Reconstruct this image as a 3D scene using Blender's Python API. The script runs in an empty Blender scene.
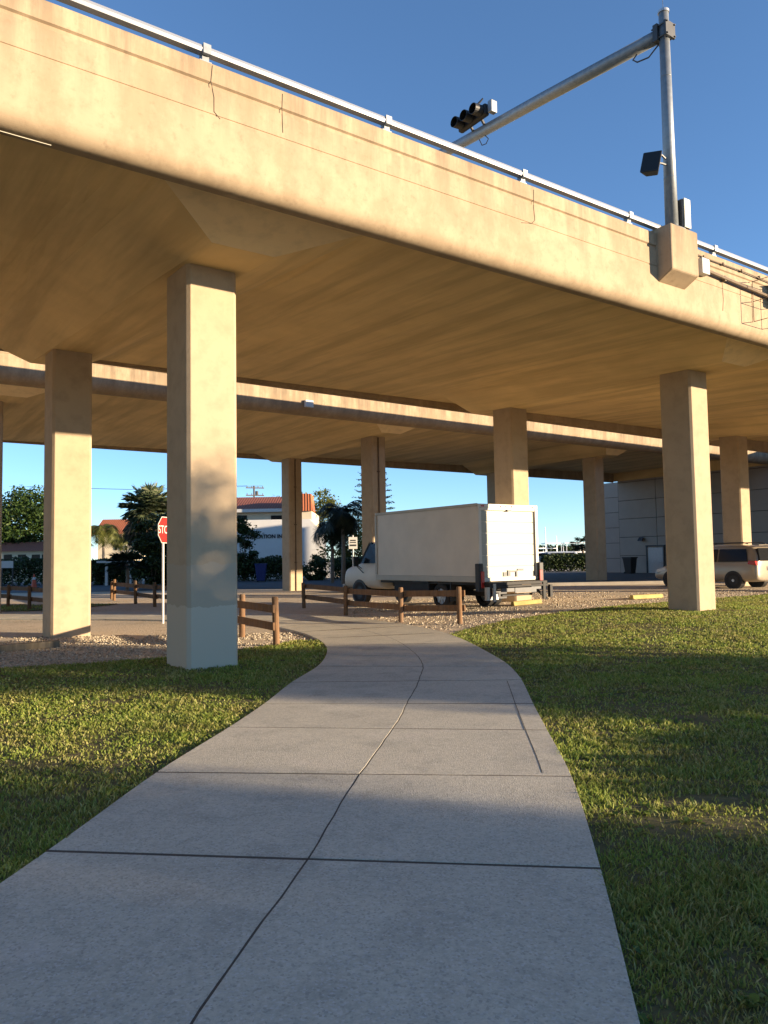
import bpy, math, random
import numpy as np
from mathutils import Vector, Matrix

random.seed(7)
RNG = np.random.default_rng(11)
S = bpy.context.scene
COL = S.collection
rad = math.radians

# ------------------------------------------------------------------ camera model
F_PX, PITCH, ROLL, EYE = 770.0, math.atan(46 / 770), 0.0165, 1.65
_F = np.array([0, math.cos(PITCH), math.sin(PITCH)])
_R0 = np.array([1.0, 0, 0])
_U0 = np.cross(_R0, _F)
_R = math.cos(ROLL) * _R0 - math.sin(ROLL) * _U0
_U = math.sin(ROLL) * _R0 + math.cos(ROLL) * _U0


def at(x, y, Y):
    """world point on the sight line of a photo pixel, Y metres ahead (used to survey the place)"""
    d = _F + _R * (x - 384) / F_PX + _U * (512 - y) / F_PX
    t = Y / d[1]
    return Vector((d[0] * t, Y, EYE + d[2] * t))


# ------------------------------------------------------------------ sun
SUN_H = np.array([0.96, -0.28]) / np.hypot(0.96, 0.28)      # horizontal direction towards the sun
SUN_EL = rad(8.4)

# ------------------------------------------------------------------ terrain
def sm(a, b, x):
    t = np.clip((np.asarray(x, float) - a) / (b - a), 0, 1)
    return t * t * (3 - 2 * t)


def zf(x, y):
    return 0.2 * sm(-1.5, 7, x) * sm(11.5, 19, y) * (1 - sm(60, 90, y))


def gz(x, y):
    return float(zf(x, y))


def vnoise(x, y, seed=0):
    """smooth value noise, 0..1"""
    x = np.asarray(x, float); y = np.asarray(y, float)
    xi = np.floor(x).astype(np.int64); yi = np.floor(y).astype(np.int64)
    fx = x - xi; fy = y - yi
    fx = fx * fx * (3 - 2 * fx); fy = fy * fy * (3 - 2 * fy)

    def h(a, b):
        n = (a * 374761393 + b * 668265263 + seed * 974711) & 0x7fffffff
        n = ((n ^ (n >> 13)) * 1274126177) & 0x7fffffff
        return ((n ^ (n >> 16)) & 0xffff) / 65535.0
    return (h(xi, yi) * (1 - fx) * (1 - fy) + h(xi + 1, yi) * fx * (1 - fy)
            + h(xi, yi + 1) * (1 - fx) * fy + h(xi + 1, yi + 1) * fx * fy)


def fbm(x, y, seed=0):
    return (vnoise(x, y, seed) * .5 + vnoise(x * 2.1, y * 2.1, seed + 1) * .3 + vnoise(x * 4.3, y * 4.3, seed + 2) * .2)


def in_poly(px, py, poly):
    inside = np.zeros(px.shape, bool)
    n = len(poly)
    for i in range(n):
        x1, y1 = poly[i]; x2, y2 = poly[(i + 1) % n]
        c = ((y1 > py) != (y2 > py))
        with np.errstate(divide='ignore', invalid='ignore'):
            xx = (x2 - x1) * (py - y1) / (y2 - y1 + 1e-12) + x1
        inside ^= c & (px < xx)
    return inside


# ------------------------------------------------------------------ materials
def lin(r, g, b):
    f = lambda c: (c / 255) / 12.92 if c / 255 <= .04045 else ((c / 255 + .055) / 1.055) ** 2.4
    return (f(r), f(g), f(b), 1)


class NT:
    def __init__(self, name):
        self.m = bpy.data.materials.new(name); self.m.use_nodes = True
        self.t = self.m.node_tree; self.n = self.t.nodes; self.l = self.t.links
        self.b = self.n['Principled BSDF']
        self.co = self.n.new('ShaderNodeTexCoord').outputs['Object']

    def node(self, t, **kw):
        n = self.n.new(t)
        for k, v in kw.items():
            if k.startswith('i_'):
                n.inputs[k[2:].replace('_', ' ')].default_value = v
            else:
                setattr(n, k, v)
        return n

    def mapped(self, scale=(1, 1, 1), rot=(0, 0, 0)):
        n = self.node('ShaderNodeMapping'); n.inputs['Scale'].default_value = scale
        n.inputs['Rotation'].default_value = rot
        self.l.new(self.co, n.inputs[0]); return n.outputs[0]

    def noise(self, scale, detail=4, rough=.6, co=None, dist=0):
        n = self.node('ShaderNodeTexNoise'); n.inputs['Scale'].default_value = scale
        n.inputs['Detail'].default_value = detail; n.inputs['Roughness'].default_value = rough
        n.inputs['Distortion'].default_value = dist
        self.l.new(co or self.co, n.inputs['Vector']); return n.outputs['Fac']

    def ramp(self, fac, stops):
        n = self.node('ShaderNodeValToRGB'); e = n.color_ramp.elements
        while len(e) < len(stops): e.new(.5)
        for k, (p, c) in enumerate(stops):
            e[k].position = p; e[k].color = c if isinstance(c, tuple) else (c, c, c, 1)
        self.l.new(fac, n.inputs[0]); return n.outputs[0]

    def mix(self, fac, a, b, mode='MIX'):
        n = self.node('ShaderNodeMix'); n.data_type = 'RGBA'; n.blend_type = mode
        for sock, v in ((n.inputs[0], fac), (n.inputs[6], a), (n.inputs[7], b)):
            if isinstance(v, (int, float)): sock.default_value = v
            elif isinstance(v, tuple): sock.default_value = v
            else: self.l.new(v, sock)
        return n.outputs[2]

    def bump(self, h, strength=.3, dist=.02):
        n = self.node('ShaderNodeBump'); n.inputs['Strength'].default_value = strength
        n.inputs['Distance'].default_value = dist
        self.l.new(h, n.inputs['Height']); self.l.new(n.outputs[0], self.b.inputs['Normal']); return n

    def col(self, c):
        if isinstance(c, tuple): self.b.inputs['Base Color'].default_value = c
        else: self.l.new(c, self.b.inputs['Base Color'])

    def set(self, rough=.7, metal=0, spec=None):
        self.b.inputs['Roughness'].default_value = rough
        self.b.inputs['Metallic'].default_value = metal
        if spec is not None: self.b.inputs['Specular IOR Level'].default_value = spec


def simple(name, c, rough=.6, metal=0, var=.15, scale=6, bump=.1, spec=None):
    t = NT(name)
    d = tuple(x * (1 - var) for x in c[:3]) + (1,)
    n = t.noise(scale, 5)
    t.col(t.mix(t.ramp(n, [(.3, 0.0), (.7, 1.0)]), d, c))
    t.set(rough, metal, spec)
    if bump: t.bump(t.noise(scale * 8, 3), bump, .005)
    return t.m


def painted_concrete(name, base, grime=.5, streak=True, patch=None):
    t = NT(name)
    big = t.noise(.7, 5, .6)
    med = t.noise(3.5, 5, .65)
    d1 = tuple(c * .70 for c in base[:3]) + (1,)
    d2 = tuple(c * .90 for c in base[:3]) + (1,)
    c = t.mix(t.ramp(big, [(.35, 0.0), (.65, 1.0)]), d2, base)
    c = t.mix(t.ramp(med, [(.47, 0.0), (.72, .6)]), c, d1)
    if streak:
        st = t.noise(1.0, 5, .7, t.mapped((3.2, 3.2, .35)))
        sp = t.node('ShaderNodeSeparateXYZ'); t.l.new(t.co, sp.inputs[0])
        hi = t.node('ShaderNodeMapRange'); hi.inputs[1].default_value = 6.6; hi.inputs[2].default_value = 7.95
        t.l.new(sp.outputs[2], hi.inputs[0])
        mu = t.node('ShaderNodeMath', operation='MULTIPLY')
        t.l.new(t.ramp(st, [(.38, 0.0), (.62, 1.0)]), mu.inputs[0]); t.l.new(hi.outputs[0], mu.inputs[1])
        mu2 = t.node('ShaderNodeMath', operation='MULTIPLY'); mu2.inputs[1].default_value = grime
        t.l.new(mu.outputs[0], mu2.inputs[0])
        c = t.mix(mu2.outputs[0], c, (base[0] * .36, base[1] * .35, base[2] * .36, 1))
        c = t.mix(t.ramp(t.noise(1.5, 8, .72, t.mapped((1, 1, .7))), [(.48, 0.0), (.60, .55)]), c, (base[0] * .68, base[1] * .65, base[2] * .62, 1))
        c = t.mix(t.ramp(t.noise(7, 7, .75), [(.56, 0.0), (.68, .5)]), c, (base[0] * .60, base[1] * .57, base[2] * .55, 1))
    if patch:
        sp = t.node('ShaderNodeSeparateXYZ'); t.l.new(t.co, sp.inputs[0])
        ad = t.node('ShaderNodeMath', operation='MULTIPLY_ADD'); ad.inputs[1].default_value = .28
        t.l.new(t.noise(2.2, 6, .65), ad.inputs[0]); t.l.new(sp.outputs[2], ad.inputs[2])
        g = t.node('ShaderNodeMath', operation='LESS_THAN'); g.inputs[1].default_value = patch[0]
        t.l.new(ad.outputs[0], g.inputs[0])
        c = t.mix(g.outputs[0], c, patch[1])
        g2 = t.node('ShaderNodeMath', operation='LESS_THAN'); g2.inputs[1].default_value = patch[2]
        t.l.new(ad.outputs[0], g2.inputs[0])
        c = t.mix(g2.outputs[0], c, patch[3])
    t.col(c); t.set(.85, 0, .25)
    h = t.mix(.5, t.noise(22, 4), t.noise(2.2, 3))
    t.bump(h, .25, .012)
    return t.m


PAINT = (.43, .325, .21, 1)
M = {}
M['bridge'] = painted_concrete('bridge_paint', PAINT, .75)
M['pillar'] = painted_concrete('pillar_paint', (.44, .335, .22, 1), .3, False)
M['pillar_patched'] = painted_concrete('pillar_paint_patched', (.44, .335, .22, 1), .3, False,
                                       (1.75, (.40, .325, .235, 1), 1.10, (.50, .42, .315, 1)))
def soffit_mat():
    t = NT('soffit_paint')
    base = (.82, .60, .285, 1)
    c = t.mix(t.ramp(t.noise(.8, 5), [(.35, 0.0), (.7, 1.0)]), tuple(x * .86 for x in base[:3]) + (1,), base)
    c = t.mix(t.ramp(t.noise(1.2, 4, .6, t.mapped((1.6, .12, 1))), [(.44, 0.0), (.62, .60)]), c, tuple(x * .58 for x in base[:3]) + (1,))  # streaks in the colour stand in for rippling reflected light
    t.col(c); t.set(.8, 0, .3)
    t.bump(t.noise(1.0, 3, .5, t.mapped((1.7, .16, 1))), .8, .09)
    return t.m
M['soffit'] = soffit_mat()
M['haunch'] = painted_concrete('haunch_lit_tint', (.95, .73, .42, 1), .25, False)  # paler colour makes the haunch end faces look more brightly lit
M['galv'] = simple('galvanised_steel', (.30, .32, .335, 1), .5, .6, .25, 9, .05)
M['alu'] = simple('aluminium_rail', (.50, .51, .52, 1), .35, .55, .08, 5, .03)
M['black'] = simple('black_plastic', (.012, .012, .013, 1), .55, 0, .3, 8, .05)
M['darkgrey'] = simple('dark_grey_metal', (.06, .062, .065, 1), .5, .3, .3, 8, .05)
M['greybox'] = simple('grey_cabinet_paint', (.50, .51, .50, 1), .5, 0, .12, 6, .03)
M['creambox'] = simple('cream_cabinet_paint', (.62, .58, .46, 1), .5, 0, .12, 6, .03)
M['crack'] = simple('joint_sealant', (.085, .066, .048, 1), .9, 0, .3, 20, .1)
M['rust'] = simple('rusty_pipe', (.17, .12, .075, 1), .7, .2, .35, 9, .1)


def slab_mat():
    t = NT('path_concrete')
    base = (.60, .54, .415, 1)
    c = t.mix(t.ramp(t.noise(.55, 6, .65), [(.3, 0.0), (.7, 1.0)]), (.47, .425, .33, 1), base)
    c = t.mix(t.ramp(t.noise(2.3, 6, .7, None, .4), [(.5, 0.0), (.68, .55)]), c, (.30, .275, .22, 1))
    c = t.mix(t.ramp(t.noise(1.1, 5, .7), [(.58, 0.0), (.72, .5)]), c, (.58, .51, .43, 1))
    # exposed aggregate
    v = t.node('ShaderNodeTexVoronoi'); v.inputs['Scale'].default_value = 95; t.l.new(t.co, v.inputs['Vector'])
    cellc = t.node('ShaderNodeSeparateColor'); t.l.new(v.outputs['Color'], cellc.inputs[0])
    c = t.mix(t.ramp(cellc.outputs[0], [(.80, 0.0), (.88, .40)]), c, (.62, .58, .53, 1))
    c = t.mix(t.ramp(cellc.outputs[1], [(.84, 0.0), (.92, .40)]), c, (.19, .175, .15, 1))
    c = t.mix(t.ramp(t.noise(34, 5, .75), [(.35, .40), (.60, 0.0)]), c, (.24, .22, .185, 1))
    t.col(c); t.set(.85, 0, .3)
    h = t.mix(.55, t.noise(75, 4, .7), v.outputs['Distance'])
    t.bump(h, .55, .006)
    return t.m
M['slab'] = slab_mat()


def ground_mat():
    t = NT('sandy_gravel')
    v = t.node('ShaderNodeTexVoronoi'); v.inputs['Scale'].default_value = 26; t.l.new(t.co, v.inputs['Vector'])
    cc = t.node('ShaderNodeSeparateColor'); t.l.new(v.outputs['Color'], cc.inputs[0])
    c = t.mix(cc.outputs[0], (.36, .29, .205, 1), (.60, .51, .385, 1))
    c = t.mix(t.ramp(t.noise(.35, 6, .65), [(.38, 0.0), (.62, .8)]), c, (.60, .49, .36, 1))
    c = t.mix(t.ramp(t.noise(1.4, 6, .7), [(.55, 0.0), (.72, .7)]), c, (.24, .19, .13, 1))
    t.col(c); t.set(.95, 0, .1)
    t.bump(t.mix(.5, v.outputs['Distance'], t.noise(6, 5, .7)), .8, .03)
    return t.m
M['ground'] = ground_mat()


def lawn_mat():
    t = NT('lawn_soil')
    c = t.mix(t.ramp(t.noise(1.3, 6, .7), [(.35, 0.0), (.65, 1.0)]), (.10, .095, .045, 1), (.15, .135, .06, 1))
    c = t.mix(t.ramp(t.noise(9, 5, .7), [(.5, 0.0), (.7, .8)]), c, (.20, .155, .095, 1))
    t.col(c); t.set(.95, 0, .1); t.bump(t.noise(25, 5, .8), .8, .03)
    return t.m
M['lawn'] = lawn_mat()
M['bare'] = simple('bare_soil', (.20, .155, .105, 1), .95, 0, .5, 5, .5)
M['asphalt'] = simple('asphalt', (.068, .068, .072, 1), .9, 0, .3, 1.5, .4)
M['kerb'] = simple('kerb_concrete', (.42, .38, .32, 1), .9, 0, .2, 3, .2)


def island(name, stops, rough=.6, trans=0.0, spec=.3):
    t = NT(name)
    g = t.node('ShaderNodeNewGeometry')
    t.col(t.ramp(g.outputs['Random Per Island'], stops))
    t.set(rough, 0, spec)
    if trans:
        tr = t.node('ShaderNodeBsdfTranslucent')
        mx = t.node('ShaderNodeMixShader'); mx.inputs[0].default_value = trans
        t.l.new(t.ramp(g.outputs['Random Per Island'], [(p, tuple(min(1, x * 1.5) for x in c[:3]) + (1,)) for p, c in stops]), tr.inputs[0])
        t.l.new(t.b.outputs[0], mx.inputs[1]); t.l.new(tr.outputs[0], mx.inputs[2])
        t.l.new(mx.outputs[0], t.n['Material Output'].inputs[0])
    return t.m


def blade_mat():
    t = NT('grass_blades')
    g = t.node('ShaderNodeNewGeometry').outputs['Random Per Island']
    green = t.ramp(g, [(0, (.15, .21, .035, 1)), (.45, (.25, .32, .055, 1)), (.8, (.35, .38, .08, 1)), (1, (.46, .42, .15, 1))])
    dry = t.ramp(g, [(0, (.15, .14, .035, 1)), (.4, (.26, .24, .06, 1)), (.75, (.38, .32, .12, 1)), (1, (.48, .40, .20, 1))])
    c = t.mix(t.ramp(t.noise(1.15, 5, .65), [(.42, 0.0), (.66, .85)]), green, dry)
    t.col(c); t.set(.55, 0, .25)
    tr = t.node('ShaderNodeBsdfTranslucent'); t.l.new(c, tr.inputs[0])
    mx = t.node('ShaderNodeMixShader'); mx.inputs[0].default_value = .4
    t.l.new(t.b.outputs[0], mx.inputs[1]); t.l.new(tr.outputs[0], mx.inputs[2]); t.l.new(mx.outputs[0], t.n['Material Output'].inputs[0])
    return t.m
M['blade'] = blade_mat()
M['weed'] = island('weed_leaves', [(0, (.07, .12, .02, 1)), (.6, (.14, .20, .035, 1)), (1, (.22, .24, .06, 1))], .5, .3)
M['leaf'] = island('oak_leaves', [(0, (.014, .032, .009, 1)), (.5, (.034, .066, .014, 1)), (.85, (.06, .095, .02, 1)), (1, (.09, .12, .026, 1))], .5, .25)
M['leaf_yellow'] = island('yellow_green_leaves', [(0, (.06, .075, .015, 1)), (.5, (.11, .125, .025, 1)), (1, (.18, .17, .045, 1))], .55, .3)
M['leaf_dark'] = island('dark_leaves', [(0, (.016, .028, .009, 1)), (.6, (.038, .06, .017, 1)), (1, (.07, .095, .026, 1))], .55, .1)
M['frond'] = island('palm_fronds', [(0, (.05, .07, .03, 1)), (.5, (.11, .135, .06, 1)), (.9, (.18, .20, .11, 1)), (1, (.26, .25, .16, 1))], .5, .2)
M['frond_dark'] = island('dark_palm_fronds', [(0, (.008, .014, .007, 1)), (.6, (.016, .026, .012, 1)), (1, (.03, .042, .02, 1))], .5, .1)
M['frond_dead'] = island('dead_fronds', [(0, (.10, .07, .04, 1)), (.6, (.19, .13, .075, 1)), (1, (.28, .21, .13, 1))], .8, .15)
M['needle'] = island('pine_needles', [(0, (.012, .024, .012, 1)), (1, (.04, .06, .03, 1))], .6, .05)
M['bark'] = simple('bark', (.13, .10, .075, 1), .95, 0, .4, 7, .6)
M['palm_bark'] = simple('palm_bark', (.22, .185, .15, 1), .95, 0, .35, 9, .6)


def wood_mat(name, base):
    t = NT(name)
    g = t.noise(1.0, 6, .7, t.mapped((14, 14, 2.0)))
    c = t.mix(t.ramp(g, [(.35, 0.0), (.65, 1.0)]), tuple(x * .55 for x in base[:3]) + (1,), base)
    c = t.mix(t.ramp(t.noise(3.0, 4), [(.5, 0.0), (.75, .5)]), c, (base[0] * .6, base[0] * .55, base[0] * .48, 1))
    t.col(c); t.set(.9, 0, .15); t.bump(g, .5, .01)
    return t.m
M['wood'] = wood_mat('fence_timber', (.235, .135, .072, 1))
M['wood_grey'] = wood_mat('weathered_timber', (.24, .19, .125, 1))

M['white_paint'] = simple('truck_white_paint', (.60, .54, .44, 1), .42, 0, .13, 1.4, .04)
M['white_door'] = simple('truck_door_paint', (.37, .35, .285, 1), .5, 0, .10, 2.0, .03)
M['frame_alu'] = simple('truck_frame_aluminium', (.40, .365, .30, 1), .5, .2, .12, 4, .03)
M['tyre'] = simple('tyre_rubber', (.022, .021, .02, 1), .85, 0, .3, 10, .2)
M['rim'] = simple('wheel_rim', (.50, .50, .50, 1), .35, .7, .15, 6, .02)
M['chassis'] = simple('chassis_black', (.022, .02, .018, 1), .7, 0, .5, 6, .1)
M['glass'] = simple('dark_glass', (.010, .011, .012, 1), .18, 0, .1, 3, 0, .22)
M['red_lens'] = simple('red_lens', (.42, .020, .016, 1), .25, 0, .15, 9, 0)
M['head_lens'] = simple('clear_lens', (.62, .62, .60, 1), .15, 0, .1, 9, 0)
M['van_paint'] = simple('van_beige_paint', (.34, .285, .215, 1), .28, .25, .05, 1.5, .0)
M['yellow'] = simple('yellow_stop_paint', (.42, .32, .10, 1), .8, 0, .3, 5, .2)
M['red_sign'] = simple('sign_red', (.30, .020, .016, 1), .45, 0, .15, 6, .02)
M['sign_white'] = simple('sign_white', (.58, .57, .54, 1), .5, 0, .1, 6, .02)
M['stucco'] = simple('white_stucco', (.72, .70, .66, 1), .9, 0, .08, 1.5, .15)
M['cream'] = simple('cream_stucco', (.72, .62, .44, 1), .9, 0, .08, 1.5, .15)
M['grey_wall'] = simple('grey_concrete_panel', (.36, .32, .275, 1), .9, 0, .12, .9, .2)
M['wall_gap'] = simple('panel_gap', (.08, .075, .07, 1), .95, 0, .2, 4, .1)
M['orange'] = simple('cone_orange', (.62, .10, .04, 1), .6, 0, .1, 6, 0)
M['blue_bin'] = simple('bin_blue', (.02, .035, .17, 1), .5, 0, .15, 5, .02)
M['hull'] = simple('boat_white', (.80, .80, .78, 1), .3, 0, .05, 3, 0)


def tile_mat(name, c1, c2):
    t = NT(name)
    w = t.node('ShaderNodeTexWave'); w.wave_type = 'BANDS'; w.bands_direction = 'X'
    w.inputs['Scale'].default_value = 1.3; w.inputs['Distortion'].default_value = .6
    t.l.new(t.co, w.inputs['Vector'])
    c = t.mix(t.noise(2.5, 5), c2, c1)
    c = t.mix(t.ramp(w.outputs['Fac'], [(.1, .6), (.5, 0.0)]), c, tuple(x * .5 for x in c2[:3]) + (1,))
    t.col(c); t.set(.85); t.bump(w.outputs['Fac'], .6, .06)
    return t.m
M['tile'] = tile_mat('red_roof_tiles', (.36, .115, .06, 1), (.24, .075, .045, 1))
M['tile_orange'] = tile_mat('orange_roof_tiles', (.50, .155, .06, 1), (.38, .11, .045, 1))

# ------------------------------------------------------------------ mesh builder
class MB:
    def __init__(s):
        s.v = []; s.f = []; s.mi = []; s.m = 0

    def add(s, vs, fs):
        o = len(s.v); s.v += [tuple(p) for p in vs]
        for f in fs: s.f.append([i + o for i in f]); s.mi.append(s.m)
        return s

    def box(s, c, d, rot=None):
        hx, hy, hz = d[0] / 2, d[1] / 2, d[2] / 2
        P = [Vector((x, y, z)) for z in (-hz, hz) for x, y in ((-hx, -hy), (hx, -hy), (hx, hy), (-hx, hy))]
        if rot is not None: P = [rot @ p for p in P]
        P = [p + Vector(c) for p in P]
        return s.add(P, [(3, 2, 1, 0), (4, 5, 6, 7), (0, 1, 5, 4), (1, 2, 6, 5), (2, 3, 7, 6), (3, 0, 4, 7)])

    def bar(s, a, b, w, h=None, up=(0, 0, 1)):
        a = Vector(a); b = Vector(b); h = h or w
        d = (b - a); L = d.length; d.normalize()
        x = d.cross(Vector(up)); x = x.normalized() if x.length > 1e-4 else Vector((1, 0, 0))
        z = x.cross(d).normalized()
        R = Matrix((x, d, z)).transposed()
        return s.box((a + b) / 2, (w, L, h), R)

    def tube(s, pts, r, seg=12, cap=True):
        pts = [Vector(p) for p in pts]; n = len(pts)
        rr = r if isinstance(r, (list, tuple)) else [r] * n
        o = len(s.v); ref = None
        for i, p in enumerate(pts):
            d = (pts[min(i + 1, n - 1)] - pts[max(i - 1, 0)]).normalized()
            if ref is None:
                ref = d.orthogonal().normalized()
            x = (ref - d * ref.dot(d)).normalized(); ref = x
            y = d.cross(x)
            for k in range(seg):
                a = 2 * math.pi * k / seg
                s.v.append(tuple(p + (x * math.cos(a) + y * math.sin(a)) * rr[i]))
        for i in range(n - 1):
            for k in range(seg):
                k2 = (k + 1) % seg
                s.f.append([o + i * seg + k, o + i * seg + k2, o + (i + 1) * seg + k2, o + (i + 1) * seg + k]); s.mi.append(s.m)
        if cap:
            s.f.append([o + k for k in range(seg)][::-1]); s.mi.append(s.m)
            s.f.append([o + (n - 1) * seg + k for k in range(seg)]); s.mi.append(s.m)
        return s

    def prism(s, poly, ax, a, b):
        """extrude a 2D polygon along axis ax ('x','y','z') from a to b"""
        def P(p, t):
            return {'x': (t, p[0], p[1]), 'y': (p[0], t, p[1]), 'z': (p[0], p[1], t)}[ax]
        n = len(poly)
        vs = [P(p, a) for p in poly] + [P(p, b) for p in poly]
        fs = [list(range(n))[::-1], list(range(n, 2 * n))] + [(i, (i + 1) % n, n + (i + 1) % n, n + i) for i in range(n)]
        return s.add(vs, fs)

    def build(s, name, mats, parent=None, smooth=False, bevel=0, segs=2):
        me = bpy.data.meshes.new(name)
        me.from_pydata(s.v, [], s.f)
        mats = mats if isinstance(mats, (list, tuple)) else [mats]
        for m in mats: me.materials.append(m)
        me.polygons.foreach_set('material_index', s.mi)
        if smooth: me.polygons.foreach_set('use_smooth', [True] * len(s.f))
        me.update()
        import bmesh
        bm = bmesh.new(); bm.from_mesh(me); bmesh.ops.recalc_face_normals(bm, faces=bm.faces); bm.to_mesh(me); bm.free()
        o = bpy.data.objects.new(name, me); COL.objects.link(o)
        if parent: o.parent = parent
        if bevel:
            b = o.modifiers.new('bevel', 'BEVEL'); b.width = bevel; b.segments = segs; b.limit_method = 'ANGLE'; b.angle_limit = rad(35)
        return o


def np_mesh(name, V, F, mat, parent=None, smooth=False):
    """V (n,3), F (m,k) with constant k"""
    me = bpy.data.meshes.new(name)
    V = np.ascontiguousarray(V, np.float32); F = np.ascontiguousarray(F, np.int32)
    k = F.shape[1]
    me.vertices.add(len(V)); me.vertices.foreach_set('co', V.ravel())
    me.loops.add(F.size); me.loops.foreach_set('vertex_index', F.ravel())
    me.polygons.add(len(F)); me.polygons.foreach_set('loop_start', np.arange(0, F.size, k, dtype=np.int32))
    me.polygons.foreach_set('loop_total', np.full(len(F), k, np.int32))
    if smooth: me.polygons.foreach_set('use_smooth', np.ones(len(F), bool))
    me.materials.append(mat); me.update(calc_edges=True); me.validate()
    o = bpy.data.objects.new(name, me); COL.objects.link(o)
    if parent: o.parent = parent
    return o


def tag(o, label=None, cat=None, group=None, kind=None):
    if label: o['label'] = label
    if cat: o['category'] = cat
    if group: o['group'] = group
    if kind: o['kind'] = kind
    return o


def empty(name, loc=(0, 0, 0), rz=0.0, label=None, cat=None, group=None):
    o = bpy.data.objects.new(name, None); COL.objects.link(o)
    o.location = loc; o.rotation_euler = (0, 0, rz); o.empty_display_size = .2
    return tag(o, label, cat, group)


def copy_tree(o, parent=None):
    c = o.copy(); COL.objects.link(c); c.parent = parent
    for ch in list(o.children): copy_tree(ch, c)
    return c


# ------------------------------------------------------------------ ground, path, lawns
def sheet(name, poly, mat, off, cell=.35, jitter=0.0, kind='structure'):
    """ground-following sheet clipped to a polygon (edge cells are cut along the outline by snapping)"""
    import bmesh
    xs = [p[0] for p in poly]; ys = [p[1] for p in poly]
    bm = bmesh.new()
    f = bm.faces.new([bm.verts.new((p[0], p[1], 0)) for p in poly])
    if f.normal.z < 0: f.normal_flip()
    x = math.floor(min(xs)) + cell
    while x < max(xs):
        bmesh.ops.bisect_plane(bm, geom=bm.verts[:] + bm.edges[:] + bm.faces[:], plane_co=(x, 0, 0), plane_no=(1, 0, 0)); x += cell
    y = math.floor(min(ys)) + cell
    while y < max(ys):
        bmesh.ops.bisect_plane(bm, geom=bm.verts[:] + bm.edges[:] + bm.faces[:], plane_co=(0, y, 0), plane_no=(0, 1, 0)); y += cell
    for v in bm.verts:
        j = (fbm(v.co.x * .9, v.co.y * .9, 5) - .5) * jitter
        v.co.z = gz(v.co.x, v.co.y) + off + float(j)
    bmesh.ops.recalc_face_normals(bm, faces=bm.faces)
    if sum(fc.normal.z for fc in bm.faces) < 0: bmesh.ops.reverse_faces(bm, faces=bm.faces)
    me = bpy.data.meshes.new(name); bm.to_mesh(me); bm.free()
    me.materials.append(mat)
    me.polygons.foreach_set('use_smooth', [True] * len(me.polygons))
    o = bpy.data.objects.new(name, me); COL.objects.link(o)
    return tag(o, kind=kind)


gx = np.unique(np.concatenate([np.linspace(-1500, -60, 8), np.arange(-60, 61, 1.0), np.linspace(60, 1500, 8)]))
gy = np.unique(np.concatenate([np.linspace(-600, -20, 6), np.arange(-20, 96, 1.0), np.linspace(96, 2500, 8)]))
GX, GY = np.meshgrid(gx, gy)
V = np.stack([GX.ravel(), GY.ravel(), zf(GX, GY).ravel()], 1)
nx, ny = len(gx), len(gy)
I = (np.arange(ny - 1)[:, None] * nx + np.arange(nx - 1)[None, :]).ravel()
tag(np_mesh('ground', V, np.stack([I, I + 1, I + nx + 1, I + nx], 1), M['ground'], smooth=True), kind='structure')

# path: stations (left edge, right edge), one per cross joint, nearest first
LR = [((-2.75, -2.2), (-.10, -2.2)), ((-2.60, -.6), (.25, -.6)), ((-2.35, 1.0), (.55, 1.0)), ((-2.14, 2.62), (.82, 2.58)),
      ((-1.92, 4.42), (1.08, 4.05)), ((-1.77, 6.0), (1.33, 5.70)), ((-1.53, 7.55), (1.47, 7.20)), ((-1.38, 8.72), (1.59, 8.50)),
      ((-1.25, 10.22), (1.75, 10.11)), ((-1.04, 11.7), (1.80, 11.35)), ((-1.01, 13.05), (1.76, 12.35)), ((-1.12, 14.4), (1.55, 14.4)),
      ((-1.42, 15.8), (1.22, 16.2)), ((-1.95, 17.3), (.62, 18.0)), ((-2.75, 18.8), (-.15, 19.75)), ((-3.9, 20.1), (-1.15, 21.5)),
      ((-5.6, 21.2), (-3.1, 23.2)), ((-8.0, 22.1), (-6.3, 24.5)), ((-11.5, 22.9), (-10.2, 25.5)), ((-16, 23.6), (-15, 26.2)), ((-24, 24.2), (-23.5, 26.8)), ((-36, 24.8), (-36, 27.4))]
CEN = {3: .478, 4: .492, 5: .502, 6: .527, 7: .538, 8: .555, 9: .555, 10: .548, 11: .535, 12: .52}


def crom(a, b, c, d, t):
    return .5 * ((2 * b) + (-a + c) * t + (2 * a - 5 * b + 4 * c - d) * t * t + (-a + 3 * b - 3 * c + d) * t ** 3)


LA = np.array([p[0] for p in LR]); RA = np.array([p[1] for p in LR])
CA = np.array([CEN.get(i, .5) for i in range(len(LR))])


def edge(arr, s):
    i = min(int(s), len(LR) - 2); t = s - i
    g = lambda k: arr[max(0, min(k, len(LR) - 1))]
    return crom(g(i - 1), g(i), g(i + 1), g(i + 2), t)


def path_pt(s, t):
    l = edge(LA, s); r = edge(RA, s); return l + (r - l) * t


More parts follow.
